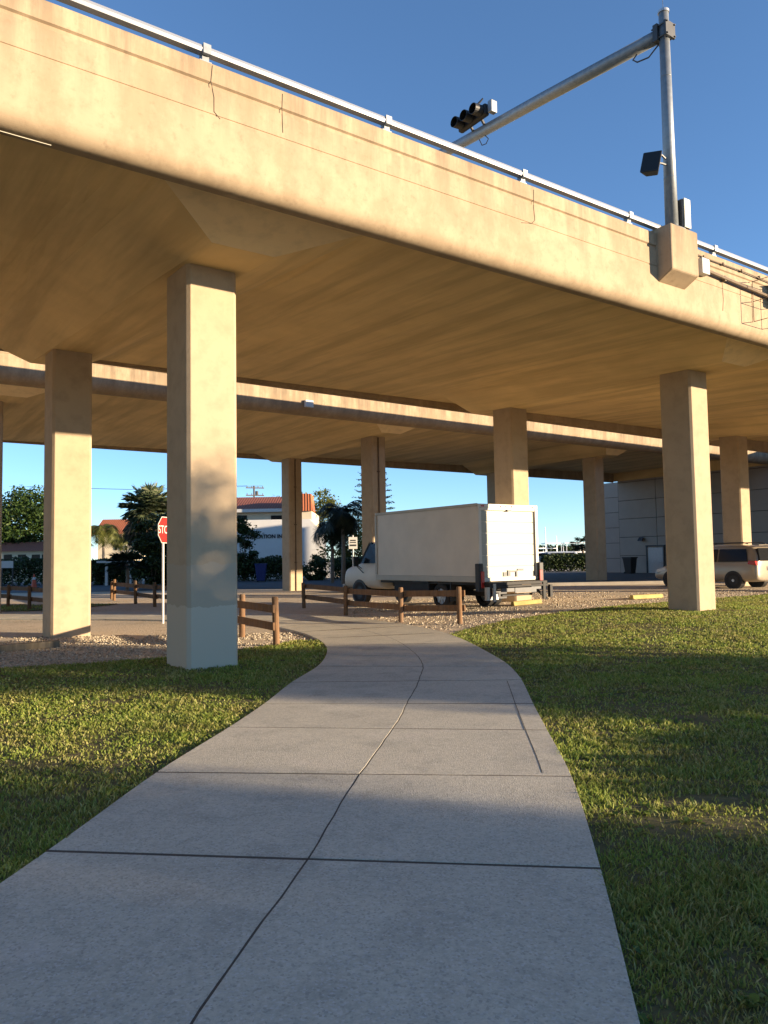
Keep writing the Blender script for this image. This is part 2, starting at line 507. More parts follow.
PTOP = .045
pm = MB()
GAP = .012
TGAP = .030
for i in range(len(LR) - 1):
    n = 7
    for half in (0, 1):
        top = []
        for k in range(n + 1):
            ln = np.linalg.norm((LA[i + 1] + RA[i + 1] - LA[i] - RA[i]) / 2)
            gs = TGAP / ln * .5
            s = i + gs + (1 - 2 * gs) * k / n
            tc = float(edge(CA, s)) + .0015 * math.sin(s * 5.1) + .001 * math.sin(s * 17.3)
            w = np.linalg.norm(edge(RA, s) - edge(LA, s))
            tt = np.linspace(0, tc - GAP / 2 / w, 6) if half == 0 else np.linspace(tc + GAP / 2 / w, 1, 6)
            top.append([path_pt(s, t) for t in tt])
        b = []
        o = len(pm.v)
        dz = .0015 * math.sin(i * 7.7 + half * 2.1)
        rows, cols = n + 1, 6
        for zoff in (PTOP + dz, -.09):
            for r_ in top:
                for p in r_: pm.v.append((p[0], p[1], gz(p[0], p[1]) + zoff))
        idx = lambda L, a, b_: o + L * rows * cols + a * cols + b_
        fs = []
        for a in range(n):
            for b_ in range(5):
                fs.append([idx(0, a, b_), idx(0, a, b_ + 1), idx(0, a + 1, b_ + 1), idx(0, a + 1, b_)])
        for a in range(n):
            fs.append([idx(0, a, 0), idx(0, a + 1, 0), idx(1, a + 1, 0), idx(1, a, 0)])
            fs.append([idx(0, a + 1, 5), idx(0, a, 5), idx(1, a, 5), idx(1, a + 1, 5)])
        for b_ in range(5):
            fs.append([idx(0, 0, b_ + 1), idx(0, 0, b_), idx(1, 0, b_), idx(1, 0, b_ + 1)])
            fs.append([idx(0, n, b_), idx(0, n, b_ + 1), idx(1, n, b_ + 1), idx(1, n, b_)])
        for f_ in fs: pm.f.append(f_); pm.mi.append(0)
path = pm.build('footpath', M['slab'], bevel=.002, segs=2); tag(path, kind='structure')
# dirt lying in the joints, and the tooled line along the right edge
jm = MB()
for i in range(len(LR)):
    a, b = LA[i], RA[i]
    jm.bar((a[0], a[1], gz(*a) + PTOP - .009), (b[0], b[1], gz(*b) + PTOP - .009), .0288, .014)
for k in range(20 * 12):
    s0, s1 = k / 12, (k + 1) / 12
    p = [path_pt(s, float(edge(CA, s)) + .0015 * math.sin(s * 5.1) + .001 * math.sin(s * 17.3)) for s in (s0, s1)]
    jm.bar((p[0][0], p[0][1], gz(*p[0]) + PTOP - .008), (p[1][0], p[1][1], gz(*p[1]) + PTOP - .008), .0118, .012)
for k in range(16):
    s0, s1 = 5.05 + 2.9 * k / 16, 5.05 + 2.9 * (k + 1) / 16
    p = [path_pt(s, .935) for s in (s0, s1)]
    jm.bar((p[0][0], p[0][1], gz(*p[0]) + PTOP + .0008), (p[1][0], p[1][1], gz(*p[1]) + PTOP + .0008), .006, .0022)
jm.build('path_joint_dirt', M['crack']); tag(bpy.data.objects['path_joint_dirt'], kind='structure')

PATH_POLY = [tuple(edge(LA, s)) for s in np.linspace(0, len(LR) - 1.001, 120)] + [tuple(edge(RA, s)) for s in np.linspace(len(LR) - 1.001, 0, 120)]
LAWN_L = [(-14, -3), (-2.2, -3)] + [tuple(edge(LA, s) + np.array([.25, 0])) for s in np.linspace(1, 11.6, 30)] + \
         [(-1.45, 15.7), (-1.9, 15.6), (-2.1, 15.0), (-2.55, 14.5), (-3.0, 13.9), (-3.9, 13.15), (-4.9, 12.6), (-6.1, 12.2), (-8, 11.9), (-14, 11.5)]
LAWN_R = [(.2, -3), (16, -3), (24, 10), (24, 31), (17, 28.6), (13.3, 26.6), (10.5, 24.4), (8.1, 22.7), (6.2, 21.4), (4.6, 20.2), (3.1, 18.7), (1.9, 17.2), (1.3, 16.0)] + \
         [tuple(edge(RA, s) - np.array([.25, 0])) for s in np.linspace(11.6, 1, 30)]
LAWN_F = [(-26, 26.6), (-12.2, 27.0), (-11.0, 28.5), (-10.5, 30.5), (-16, 31.2), (-26, 31.5)]
sheet('lawn_ground', LAWN_L, M['lawn'], .014, .5, .02)
sheet('lawn_ground', LAWN_R, M['lawn'], .014, .5, .02)
sheet('lawn_ground', LAWN_F, M['lawn'], .014, .8, .02)
sheet('street', [(-120, 45), (-2, 44), (1, 50), (1, 66), (-120, 72)], M['asphalt'], .012, 8)
sheet('parking_lot', [(-4, 37.2), (46, 38.5), (46, 75), (8, 75), (4, 44)], M['asphalt'], .012, 6)
BARE = [(2.95, 7.6, .30, .26), (2.15, 5.2, .34, .13), (2.75, 5.4, .26, .12), (-3.3, 9.2, .3, .15)]



def grass(name, poly, xr, yr, dens, seed, zbase=.02, hmul=1.0):
    rng = np.random.default_rng(seed)
    # importance: sample by rings of distance
    X = []; Y = []
    y0 = yr[0]
    while y0 < yr[1]:
        y1 = y0 + max(.6, .12 * abs(y0))
        xa, xb = max(xr[0], -.58 * max(y1, 2) - 1.2), min(xr[1], .58 * max(y1, 2) + 1.2)
        r = max(2.4, y0)
        n = int(dens * (xb - xa) * (y1 - y0) * min(1.0, (3.2 / r) ** 1.35))
        X.append(rng.uniform(xa, xb, n)); Y.append(rng.uniform(y0, y1, n)); y0 = y1
    X = np.concatenate(X); Y = np.concatenate(Y)
    ok = in_poly(X, Y, poly) & ~in_poly(X, Y, PATH_POLY)
    cl = fbm(X * 1.1, Y * 1.1, seed)
    fine = fbm(X * 5, Y * 5, seed + 9)
    ok &= rng.random(len(X)) < np.clip(.30 + 1.5 * (cl - .25), .25, 1) * np.clip(.35 + 1.6 * (fine - .25), .25, 1)
    for bx, by, rx, ry in BARE:
        d = ((X - bx) / rx) ** 2 + ((Y - by) / ry) ** 2 + (fine - .5) * 1.5
        ok &= (d > 1.1) | (rng.random(len(X)) < .06 + .4 * np.clip(d, 0, 1) ** 2)
    X, Y, cl, fine = X[ok], Y[ok], cl[ok], fine[ok]
    n = len(X)
    r = np.hypot(X, Y)
    hgt = (.016 + .027 * rng.random(n) ** 1.5) * (.45 + 1.1 * cl) * hmul * (.7 + .6 * fine)
    wid = .0034 * np.clip(r / 4.2, 1, 3.2) * rng.uniform(.7, 1.5, n)
    a = rng.uniform(0, 2 * np.pi, n)
    lean = rng.uniform(.25, 1.25, n) * hgt
    ba = rng.uniform(0, 2 * np.pi, n)
    Z = zf(X, Y) + zbase + (fbm(X * .9, Y * .9, 5) - .5) * .02 - .008
    dx, dy = np.cos(a) * wid, np.sin(a) * wid
    lx, ly = np.cos(ba) * lean, np.sin(ba) * lean
    P = np.empty((n, 5, 3), np.float32)
    P[:, 0] = np.stack([X - dx, Y - dy, Z], 1); P[:, 1] = np.stack([X + dx, Y + dy, Z], 1)
    P[:, 2] = np.stack([X + dx * .75 + lx * .4, Y + dy * .75 + ly * .4, Z + hgt * .68], 1)
    P[:, 3] = np.stack([X - dx * .75 + lx * .4, Y - dy * .75 + ly * .4, Z + hgt * .68], 1)
    P[:, 4] = np.stack([X + lx, Y + ly, Z + hgt * np.clip(1.15 - lean * 3, .55, 1)], 1)
    b = np.arange(n)[:, None] * 5
    Fq = np.concatenate([b + np.array([[0, 1, 2]]), b + np.array([[0, 2, 3]]), b + np.array([[3, 2, 4]])], 0)
    return tag(np_mesh(name, P.reshape(-1, 3), Fq, M['blade']), kind='stuff')


grass('grass', LAWN_R, (-.2, 24), (1.6, 31), 10500, 3)
grass('grass', LAWN_L, (-9, 0), (2.6, 16), 10500, 4)
grass('grass', LAWN_F, (-20, -10), (26, 32), 4200, 5, hmul=1.6)


def weeds(name, n, xr, yr, poly, seed):
    rng = np.random.default_rng(seed)
    X = rng.uniform(*xr, n); Y = rng.uniform(*yr, n)
    ok = in_poly(X, Y, poly) & ~in_poly(X, Y, PATH_POLY) & (fbm(X * 1.7, Y * 1.7, seed) > .5)
    X, Y = X[ok], Y[ok]; V = []; Fq = []
    for x, y in zip(X, Y):
        z = gz(x, y) + .012; a0 = rng.uniform(0, 6.28); sz = rng.uniform(.025, .06)
        for k in range(rng.integers(4, 8)):
            a = a0 + k * 2.4; e = rng.uniform(.15, .9); L = sz * rng.uniform(.7, 1.3); w_ = L * .32
            d = np.array([math.cos(a) * math.cos(e), math.sin(a) * math.cos(e), math.sin(e)]); sd_ = np.array([-math.sin(a), math.cos(a), 0])
            o = len(V); b0 = np.array([x, y, z])
            V += [b0, b0 + d * L * .6 + sd_ * w_, b0 + d * L + np.array([0, 0, -L * .25]), b0 + d * L * .6 - sd_ * w_]; Fq.append((o, o + 1, o + 2, o + 3))
    tag(np_mesh(name, np.array(V), np.array(Fq), M['weed']), kind='stuff')


weeds('weeds', 2600, (.8, 6), (2.3, 12), LAWN_R, 71)
weeds('weeds', 1800, (-7, -1), (3, 14), LAWN_L, 72)


def pebbles(name, n, xr, yr, excl, seed, smin=.008, smax=.03):
    rng = np.random.default_rng(seed)
    X = rng.uniform(*xr, n); Y = rng.uniform(*yr, n)
    ok = ~in_poly(X, Y, PATH_POLY)
    for e in excl: ok &= ~in_poly(X, Y, e)
    ok &= fbm(X * .7, Y * .7, seed) > .36
    X, Y = X[ok], Y[ok]; n = len(X)
    s = smin + (smax - smin) * rng.random(n) ** 2.5
    base = np.array([(1, 0, 0), (0, 1, 0), (-1, 0, 0), (0, -1, 0), (0, 0, .8), (0, 0, -.6)], float)
    P = base[None] * s[:, None, None] * rng.uniform(.6, 1.3, (n, 6, 1))
    a = rng.uniform(0, 6.28, n); ca, sa = np.cos(a)[:, None], np.sin(a)[:, None]
    Q = np.stack([P[..., 0] * ca - P[..., 1] * sa + X[:, None], P[..., 0] * sa + P[..., 1] * ca + Y[:, None], P[..., 2] + (zf(X, Y) + s * .3)[:, None]], -1)
    f = np.array([(0, 1, 4), (1, 2, 4), (2, 3, 4), (3, 0, 4), (1, 0, 5), (2, 1, 5), (3, 2, 5), (0, 3, 5)])
    Fq = (np.arange(n)[:, None, None] * 6 + f[None]).reshape(-1, 3)
    tag(np_mesh(name, Q.reshape(-1, 3), Fq, M['pebble']), kind='stuff')


M['pebble'] = island('gravel_stones', [(0, (.26, .21, .145, 1)), (.5, (.44, .365, .26, 1)), (1, (.58, .50, .38, 1))], .9)
pebbles('gravel', 22000, (-9, -1.2), (11.6, 17.5), [LAWN_L], 21)
pebbles('gravel', 22000, (-1, 14), (17, 30), [LAWN_R], 22, .010, .034)

# ------------------------------------------------------------------ bridges
BR = rad(90 - 54.834)
UX = Vector((math.cos(BR), math.sin(BR), 0)); VX = Vector((-math.sin(BR), math.cos(BR), 0))
A0 = Vector((-2.94, 11.61, 0))


def bw(u, v, z=0):
    p = A0 + UX * u + VX * v; return Vector((p.x, p.y, z))


def parapet_profile(sgn, v0, z0, r=.22):
    """closed (v,z) outline; v0 = outer face, sgn=-1 near side / +1 far side"""
    pts = [(.32, 1.52), (.02, 1.52), (0, 1.50), (0, 1.27), (-.0 + .028, 1.25), (.028, 1.205), (0, 1.185), (0, .865), (.010, .858), (.010, .846), (0, .839), (0, r)]
    for k in range(1, 17):
        a = k / 16 * math.pi / 2
        pts.append((r - r * math.cos(a), r - r * math.sin(a)))
    pts += [(r + .08, 0), (r + .08, .06), (r + .12, .06), (r + .12, .6)]
    return [(v0 - sgn * a, z0 + b) for a, b in pts]


def sweep(mb, prof, us, slope):
    n = len(prof); o = len(mb.v)
    for u in us:
        for v, z in prof: mb.v.append((u, v, z + slope * u))
    for i in range(len(us) - 1):
        for k in range(n):
            k2 = (k + 1) % n
            mb.f.append([o + i * n + k, o + i * n + k2, o + (i + 1) * n + k2, o + (i + 1) * n + k]); mb.mi.append(0)
    mb.f.append([o + k for k in range(n)]); mb.mi.append(0)
    mb.f.append([o + (len(us) - 1) * n + k for k in range(n)][::-1]); mb.mi.append(0)


def overpass(name, label, umin, umax, vn, vf, zn, zf_, slope, bents, undul, seed, rise):
    """vn/vf outer faces; zn/zf_ edge soffit heights (at u=0); bents: (u0 near, u0 far, v near col, v far col, z near, z far)"""
    root = empty(name, A0, BR, label, 'overpass')
    rng = random.Random(seed)
    va, vb = (vn + .33, vf - .33) if slope else (vn + .57, vf - .57)          # soffit limits
    s = lambda u, v: zn + rise + (zf_ + .06 - zn - rise) * (v - va) / (vb - va) + (slope + .014 if undul else slope) * u
    d = MB()
    prev = umin
    prev2 = umin
    bl = sorted(bents)
    caps = []

    def bay(ua0, ua1, ub0, ub1):
        # soffit between two bents, gently waved to give light streaks: (ua0 near, ua1 far) .. (ub0, ub1)
        nu, nv = max(2, int((ub0 - ua0) / .16)), 14
        o = len(d.v)
        for i in range(nu + 1):
            for j in range(nv + 1):
                t = j / nv; v = va + (vb - va) * t
                u = (ua0 + (ua1 - ua0) * t) * (1 - i / nu) + (ub0 + (ub1 - ub0) * t) * i / nu
                e = 0
                if 0 < i < nu and 0 < j < nv:
                    e = undul * (fbm(u * 1.5 + seed * 3.1 + v * .10, v * .22, seed) - .5) * 2
                d.v.append((u, v, s(u, v) + float(e)))
        for i in range(nu):
            for j in range(nv):
                a = o + i * (nv + 1) + j
                d.f.append([a, a + 1, a + nv + 2, a + nv + 1]); d.mi.append(0)
    for (un, uf, cn, cf, z1, z2) in bl:
        # haunch
        v1, v2 = cn - .99, cf + 1.85
        v0, v3 = cn - 1.90, min(cf + 2.05, vb - .02)
        uc = lambda v: un + (uf - un) * (v - cn) / (cf - cn) + .40
        zb = lambda v: z1 + (z2 - z1) * (v - cn) / (cf - cn)
        H = .50; W = 1.10
        q = {}
        q['a'] = (uc(va) - H - W, va); q['b'] = (uc(va) + H + W, va)
        q['c'] = (uc(vb) + H + W, vb); q['d'] = (uc(vb) - H - W, vb)
        if q['a'][0] > umin:
            bay(prev, prev2, q['a'][0], q['d'][0])
        tq = [(uc(v0) - H - W, v0), (uc(v0) + H + W, v0), (uc(v3) + H + W, v3), (uc(v3) - H - W, v3)]
        top = [(x, y, s(x, y)) for x, y in tq]
        for e0, e1, i0, i1 in (('a', 'b', 0, 1), ('c', 'd', 2, 3)):
            pa = [(*q[e0], s(*q[e0])), (*q[e1], s(*q[e1])), top[i1], top[i0]]
            d.add(pa, [(0, 1, 2, 3)])
        bot = [(uc(v1) - H, v1, zb(v1)), (uc(v1) + H, v1, zb(v1)), (uc(v2) + H, v2, zb(v2)), (uc(v2) - H, v2, zb(v2))]
        d.add(top + bot, [(1, 2, 6, 5), (2, 3, 7, 6), (3, 0, 4, 7), (4, 5, 6, 7)])
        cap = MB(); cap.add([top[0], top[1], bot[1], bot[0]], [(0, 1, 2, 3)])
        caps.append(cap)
        prev, prev2 = q['b'][0], q['c'][0]
    bay(prev, prev2, umax, umax)
    # top slab and end faces
    for (va_, vb_, z_a, z_b) in ((va - .12, vb + .12, .9, .9),):
        P = [(umin, va_, zn + z_a + slope * umin), (umax, va_, zn + z_a + slope * umax), (umax, vb_, zf_ + z_b + slope * umax), (umin, vb_, zf_ + z_b + slope * umin)]
        d.add(P, [(0, 1, 2, 3)])
    for u in (umin, umax):
        d.add([(u, va - .1, zn + .05 + slope * u), (u, vb + .1, zf_ + .05 + slope * u), (u, vb + .1, zf_ + .9 + slope * u), (u, va - .1, zn + .9 + slope * u)], [(0, 1, 2, 3)])
    d.build('deck', M['soffit'], root)
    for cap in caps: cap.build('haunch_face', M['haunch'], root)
    us = list(np.arange(umin, umax, 1.5)) + [umax]
    for sg, v0, z0 in ((-1, vn, zn), (1, vf, zf_)):
        m = MB(); sweep(m, parapet_profile(sg, v0, z0, .22 if slope else .46), us, slope)
        m.build('parapet', M['bridge'], root)
    return root


def pillar(root, u0, v0, ztop, zbot, mat, pipe=False, w=.79, dpt=.90):
    ch = .055
    poly = [(ch, 0), (w - ch, 0), (w, ch), (w, dpt - ch), (w - ch, dpt), (ch, dpt), (0, dpt - ch), (0, ch)]
    m = MB(); m.prism([(u0 + a, v0 + b) for a, b in poly], 'z', zbot - .3, ztop + .05)
    p = m.build('pillar', mat, root, bevel=.008)
    if pipe:
        t = MB(); t.tube([(u0 + w * .45, v0 - .035, zbot), (u0 + w * .45, v0 - .035, ztop - .05)], .03, 8)
        for k in (1.5, 3.5, 5.5): t.box((u0 + w * .45, v0 - .02, k), (.14, .04, .05))
        t.build('downspout', M['rust'], p)
    return p


def handrail(root, v0, ztop, slope, u0, u1, posts):
    m = MB()
    ks = np.linspace(u0, u1, 14)
    prof = [(-.05, -.038), (.05, -.038), (.065, 0), (.05, .045), (-.05, .045), (-.065, 0)]
    n = len(prof); o = len(m.v)
    for u in ks:
        for a, b in prof: m.v.append((u, v0 + a, ztop + b + slope * u))
    for i in range(len(ks) - 1):
        for k in range(n):
            m.f.append([o + i * n + k, o + i * n + (k + 1) % n, o + (i + 1) * n + (k + 1) % n, o + (i + 1) * n + k]); m.mi.append(0)
    m.add([m.v[o + k] for k in range(n)], [tuple(range(n))])
    r = m.build('handrail', M['alu'], root)
    for u in posts:
        p = MB(); z = ztop + slope * u
        p.box((u, v0 + .02, z - .09), (.09, .07, .09)); p.box((u, v0 + .05, z - .128), (.16, .14, .014)); p.box((u, v0, z + .004), (.10, .15, .125))
        p.build('rail_post', M['galv'], r)
    return r


SL = -.006
B1 = overpass('overpass', 'near tan concrete overpass with white handrail and traffic signal on its parapet', -34, 45.1, -2.42, 10.25, 6.34, 7.03, SL,
              [(-13.3, -13.8, 0, 7.0, 6.24, 6.45), (0, -.42, 0, 7.0, 6.235, 6.47), (13.06, 13.65, 0, 7.0, 6.26, 6.56), (26.5, 27.3, 0, 7.0, 6.25, 6.68)], .06, 3, .16)
for u0, v0, zt, mt in ((-13.3, 0, 6.24, 'pillar'), (-13.8, 7, 6.45, 'pillar'), (0, 0, 6.235, 'pillar_patched'), (-.42, 7.0, 6.47, 'pillar'), (13.06, 0, 6.26, 'pillar'),
                       (13.65, 7.0, 6.56, 'pillar'), (26.5, 0, 6.25, 'pillar'), (27.3, 7.0, 6.68, 'pillar')):
    w = bw(u0, v0)
    a2 = abs(u0 + .42) < .01
    pillar(B1, u0 - .07 * a2 - (.03 if mt != 'pillar' else 0) + (.07 if abs(u0 - 13.65) < .01 else 0), v0, zt + (.02 if v0 else 0), gz(w.x, w.y), M[mt], False, .86 if a2 else (.83 if mt != 'pillar' else .79), .96 if mt != 'pillar' else .90)
posts = [-.69 + 2.78 * k for k in range(-9, 16)]
posts = [p for p in posts if not 8.0 < p < 9.3]
handrail(B1, -2.36, 6.34 + 1.668, SL, -30, 44, posts)
# control joints and old cracks of the near parapet
for pts in ([(-.62, 7.83), (-.64, 7.62), (-.60, 7.42), (-.60, 7.24), (-.52, 7.17)], [(.36, 7.80), (.35, 7.58), (.36, 7.27)], [(5.06, 7.76), (5.05, 7.45), (5.07, 7.24), (5.0, 7.17), (4.75, 7.12)],
            [(-6.5, 7.8), (-6.48, 7.2)], [(10.6, 7.3), (10.62, 6.9), (10.58, 6.66)]):
    jm = MB(); jm.tube([(a, -2.4225, b) for a, b in pts], .0045, 5)
    jm.build('joint_crack', M['crack'], B1)
dm = MB()
for a, b, k in ((-12, -2.45, 0),):
    dm = MB(); dm.bar((a, -2.195, 6.34 + SL * a - .006), (b, -2.195, 6.34 + SL * b - .006), .010, .008); dm.build('drip_edge', M['creambox'], B1)
# pedestal bulging out of the parapet for the signal mast
pm = MB()
u0, u1 = 8.40, 9.28
pm.add([(u0, -2.40, 6.84), (u1, -2.40, 6.84), (u1, -2.74, 7.02), (u0, -2.74, 7.02), (u0, -2.16, 7.90), (u1, -2.16, 7.90), (u1, -2.74, 7.90), (u0, -2.74, 7.90), (u0, -2.16, 7.8), (u1, -2.16, 7.8)],
       [(0, 1, 2, 3), (3, 2, 6, 7), (7, 6, 5, 4), (0, 3, 7, 4), (1, 5, 6, 2), (4, 5, 1, 0)])
pm.build('pedestal', M['bridge'], B1, bevel=.03)
cm = MB()
cm.tube([(9.85, -2.50, 7.36), (10.9, -2.50, 7.31), (12.35, -2.50, 7.25), (12.75, -2.50, 7.22)], .035, 8)
cm.tube([(9.2, -2.46, 7.66), (10.2, -2.455, 7.64), (11.4, -2.46, 7.64), (12.6, -2.46, 7.61)], .014, 6)
for u in (9.9, 10.6, 11.3, 12.0): cm.box((u, -2.455, 7.645), (.04, .06, .05))
cm.box((10.6, -2.46, 7.325), (.05, .10, .11))
cm.build('conduit', M['rust'], B1)
jb = MB(); jb.box((9.80, -2.50, 7.40), (.26, .15, .32)); jb.build('junction_box', M['greybox'], B1, bevel=.015)
cg = MB()
ca, cb, v0, v1 = 11.75, 12.55, -2.44, -3.0
for z in (7.50, 7.06, 6.62):
    for p, q in (((ca, v0), (ca, v1)), ((ca, v1), (cb, v1)), ((cb, v1), (cb, v0))): cg.bar((p[0], p[1], z), (q[0], q[1], z), .012)
for p in ((ca, v0), (ca, v1), (cb, v1), (cb, v0)): cg.bar((p[0], p[1], 6.62), (p[0], p[1], 7.52), .012)
cg.build('wire_cage', M['rust'], B1)
dk = MB(); dk.box((12.62, -2.62, 7.30), (.34, .32, .44)); dk.box((12.62, -2.62, 7.54), (.40, .38, .04)); dk.build('electrical_unit', M['darkgrey'], B1, bevel=.02)

# far overpass
B2 = overpass('overpass', 'far tan concrete overpass seen beyond the near one, with downspouts on its pillars', -40, 45.1, 14.5, 28.15, 7.26, 7.26, 0,
              [(-15.3, -15.2, 16.9, 24.94, 7.08, 7.04), (-.3, -.1, 16.9, 24.94, 7.08, 7.04), (14.87, 15.04, 16.9, 24.94, 7.08, 7.04), (29.8, 30.0, 16.9, 24.94, 7.08, 7.04)], .06, 8, .14)
for u0, v0, zt, pp in ((-15.3, 16.9, 7.08, 0), (-15.2, 24.94, 7.04, 0), (-.75, 16.9, 7.08, 0), (-.1, 24.94, 7.04, 0), (14.87, 16.9, 7.08, 1), (15.04, 24.94, 7.04, 1), (29.9, 16.9, 7.08, 0), (30.0, 24.94, 7.04, 0)):
    w = bw(u0, v0); pillar(B2, u0, v0, zt, gz(w.x, w.y), M['pillar'], pp)
handrail(B2, 14.56, 7.26 + 1.655, 0, -36, 44, [-34 + 2.78 * k for k in range(28)])
nb = MB(); nb.box((10.3, 14.42, 7.62), (.36, .14, .28)); nb.build('junction_box', M['greybox'], B2, bevel=.02)

# abutment wall of concrete panels under the bridge ends
aw = empty('abutment_wall', bw(45.25, 0), BR, 'grey panelled concrete wall closing off the space under both overpasses', 'wall')
wm = MB(); wm.m = 0
pw, ph = 3.4, 1.42
v = 27.4
while v > -8:
    for k in range(6):
        wm.box((.16, v - pw / 2, .1 + ph * (k + .5)), (.16, pw - .035, ph - .035))
    v -= pw
v = 27.6
for k in range(6):
    wm.box((1.2, 29.6, .1 + 1.22 * (k + .5)), (.16, 3.9, 1.22 - .03))
wm.m = 1
wm.box((.45, 9.5, 4.25), (.5, 36, 8.4)); wm.box((1.5, 29.6, 3.7), (.4, 4.2, 7.2))
wm.build('wall_panels', [M['grey_wall'], M['wall_gap']], aw, bevel=.012)
dr = MB(); dr.box((.05, 24.15, 1.05), (.10, 1.35, 2.1)); dr = dr.build('door', M['greybox'], aw, bevel=.01)
df = MB()
for p, q in (((-.01, 23.42, 0), (-.01, 23.42, 2.2)), ((-.01, 24.88, 0), (-.01, 24.88, 2.2)), ((-.01, 23.35, 2.23), (-.01, 24.95, 2.23))): df.bar(p, q, .10)
df.build('door_frame', M['darkgrey'], dr)
hm = MB(); hm.tube([(-.03, 23.65, 1.0), (-.10, 23.65, 1.0), (-.10, 23.77, 1.0)], .02, 6); hm.build('handle', M['alu'], dr)
lm = MB(); lm.box((.0, 25.3, 2.75), (.14, .25, .22)); lm.prism([(-.3, 2.62), (-.05, 2.62), (-.05, 2.9)], 'y', 25.1, 25.5)
lm.build('wall_lamp', M['darkgrey'], aw)

# ------------------------------------------------------------------ signal mast on the parapet
sg = empty('signal_mast', bw(8.80, -2.50, 7.90), BR, 'tall galvanised signal mast with long arm standing on the parapet pedestal', 'signal mast')
m = MB(); m.tube([(0, 0, 0), (0, 0, 4.42)], [.125, .095], 20); m.box((0, 0, .02), (.36, .36, .04))
for z in (1.05, 3.1): m.tube([(0, 0, z), (0, 0, z + .015)], .128 - .007 * z, 20)
po = m.build('pole', M['galv'], sg, smooth=False)
for p in po.data.polygons: p.use_smooth = len(p.vertices) == 4
m = MB(); m.tube([(0, 0, 4.42), (0, 0, 4.47)], .11, 20); m.build('pole_cap', M['alu'], po)
m = MB(); m.tube([(0, 0, 4.45), (-.03, 0, 4.95)], .006, 5); m.build('lightning_rod', M['galv'], po)
m = MB(); m.tube([(0, .10, 4.02), (0, 3.2, 4.33), (0, 7.6, 4.72)], [.135, .135, .13], 16)
ar = m.build('mast_arm', M['galv'], sg, smooth=True)
m = MB(); m.box((0, .1, 4.02), (.32, .10, .34)); m.box((0, -.12, 4.02), (.30, .05, .30))
for a in (-.12, .12):
    for b in (-.12, .12): m.tube([(a, -.17, 4.02 + b), (a, .2, 4.02 + b)], .018, 6)
m.build('arm_clamp', M['darkgrey'], ar)
m = MB(); m.tube([(-.02, .12, 3.84), (-.03, .35, 3.70), (-.03, .62, 3.75), (-.03, .72, 3.85), (-.03, .62, 3.92)], .016, 6)
m.build('cable_loop', M['black'], ar)
m = MB(); m.tube([(.0, 5.2, 4.40), (.04, 5.1, 4.26), (.05, 5.2, 4.18), (.04, 5.34, 4.2), (0, 5.4, 4.38)], .012, 6); m.build('cable_loop', M['black'], ar)
tl = empty('traffic_light', (0, 0, 0)); tl.parent = sg
m = MB(); m.box((-.27, 5.30, 4.78), (.16, 1.02, .29)); m.build('housing', M['black'], tl, bevel=.04)
for k in range(3):
    y = 4.95 + .35 * k
    m = MB()
    n = 18
    o = len(m.v)
    for t, (xx, dz) in enumerate(((-.36, 0), (-.62, -.02))):
        for j in range(n):
            a = 2 * math.pi * j / n
            m.v.append((xx, y + .135 * math.cos(a), 4.78 + dz + .135 * math.sin(a)))
    for t, (xx, dz) in enumerate(((-.36, 0), (-.62, -.02))):
        for j in range(n):
            a = 2 * math.pi * j / n
            m.v.append((xx, y + .125 * math.cos(a), 4.78 + dz + .125 * math.sin(a)))
    for j in range(n):
        k2 = (j + 1) % n
        m.f += [[o + j, o + k2, o + n + k2, o + n + j], [o + 2 * n + k2, o + 2 * n + j, o + 3 * n + j, o + 3 * n + k2], [o + n + j, o + n + k2, o + 3 * n + k2, o + 3 * n + j]]
        m.mi += [0, 0, 0]
    vz = m.build('visor', M['black'], tl)
    m = MB(); m.tube([(-.34, y, 4.78), (-.37, y, 4.78)], .12, 18)
    m.build('lens', simple('signal_lens', ((.10, .012, .01, 1), (.10, .06, .01, 1), (.01, .08, .05, 1))[k], .2, 0, .05, 5, 0), vz)
for y in (5.1, 5.5):
    m = MB(); m.bar((-.02, y, 4.50), (-.20, y, 4.72), .05); m.build('signal_bracket', M['darkgrey'], tl)
m = MB(); m.box((-.22, 4.66, 4.78), (.20, .14, .30)); m.build('side_plate', M['galv'], tl, bevel=.02)
m = MB(); m.tube([(-.27, 5.2, 4.95), (-.22, 5.15, 5.12), (-.16, 5.05, 5.22)], [.035, .03, .02], 8); m.build('camera_stub', M['darkgrey'], tl)
fl = empty('floodlight', (0, 0, 0)); fl.parent = sg
m = MB()
# tapered lamp body looking down the road
def frustum(mb, c0, a0, c1, a1, R):
    P = []
    for c, (w_, h_) in ((c0, a0), (c1, a1)):
        for sx, sy in ((-1, -1), (1, -1), (1, 1), (-1, 1)): P.append(R @ Vector((c[0], sx * w_ / 2, sy * h_ / 2)) + Vector((0, 0, 0)))
    mb.add(P, [(3, 2, 1, 0), (4, 5, 6, 7), (0, 1, 5, 4), (1, 2, 6, 5), (2, 3, 7, 6), (3, 0, 4, 7)])
R = Matrix.Rotation(rad(18), 3, 'Y') @ Matrix.Rotation(rad(25), 3, 'Z')
frustum(m, (0, 0, 0), (.36, .46), (.24, 0, 0), (.22, .30), R)
m.v = [(x - .62, y - .02, z + 1.22) for x, y, z in m.v]
m.build('lamp_body', M['black'], fl, bevel=.02)
m = MB(); m.tube([(-.12, 0, 1.42), (-.25, 0, 1.46), (-.40, 0, 1.36)], .022, 6); m.build('lamp_bracket', M['darkgrey'], fl)
m = MB(); m.tube([(-.12, 0, 1.30), (-.26, 0, 1.29), (-.40, 0, 1.26)], .022, 6); m.build('lamp_bracket', M['darkgrey'], fl)
m = MB(); m.box((.24, -.02, .36), (.20, .26, .56)); bx = m.build('equipment_box', M['darkgrey'], sg, bevel=.015)
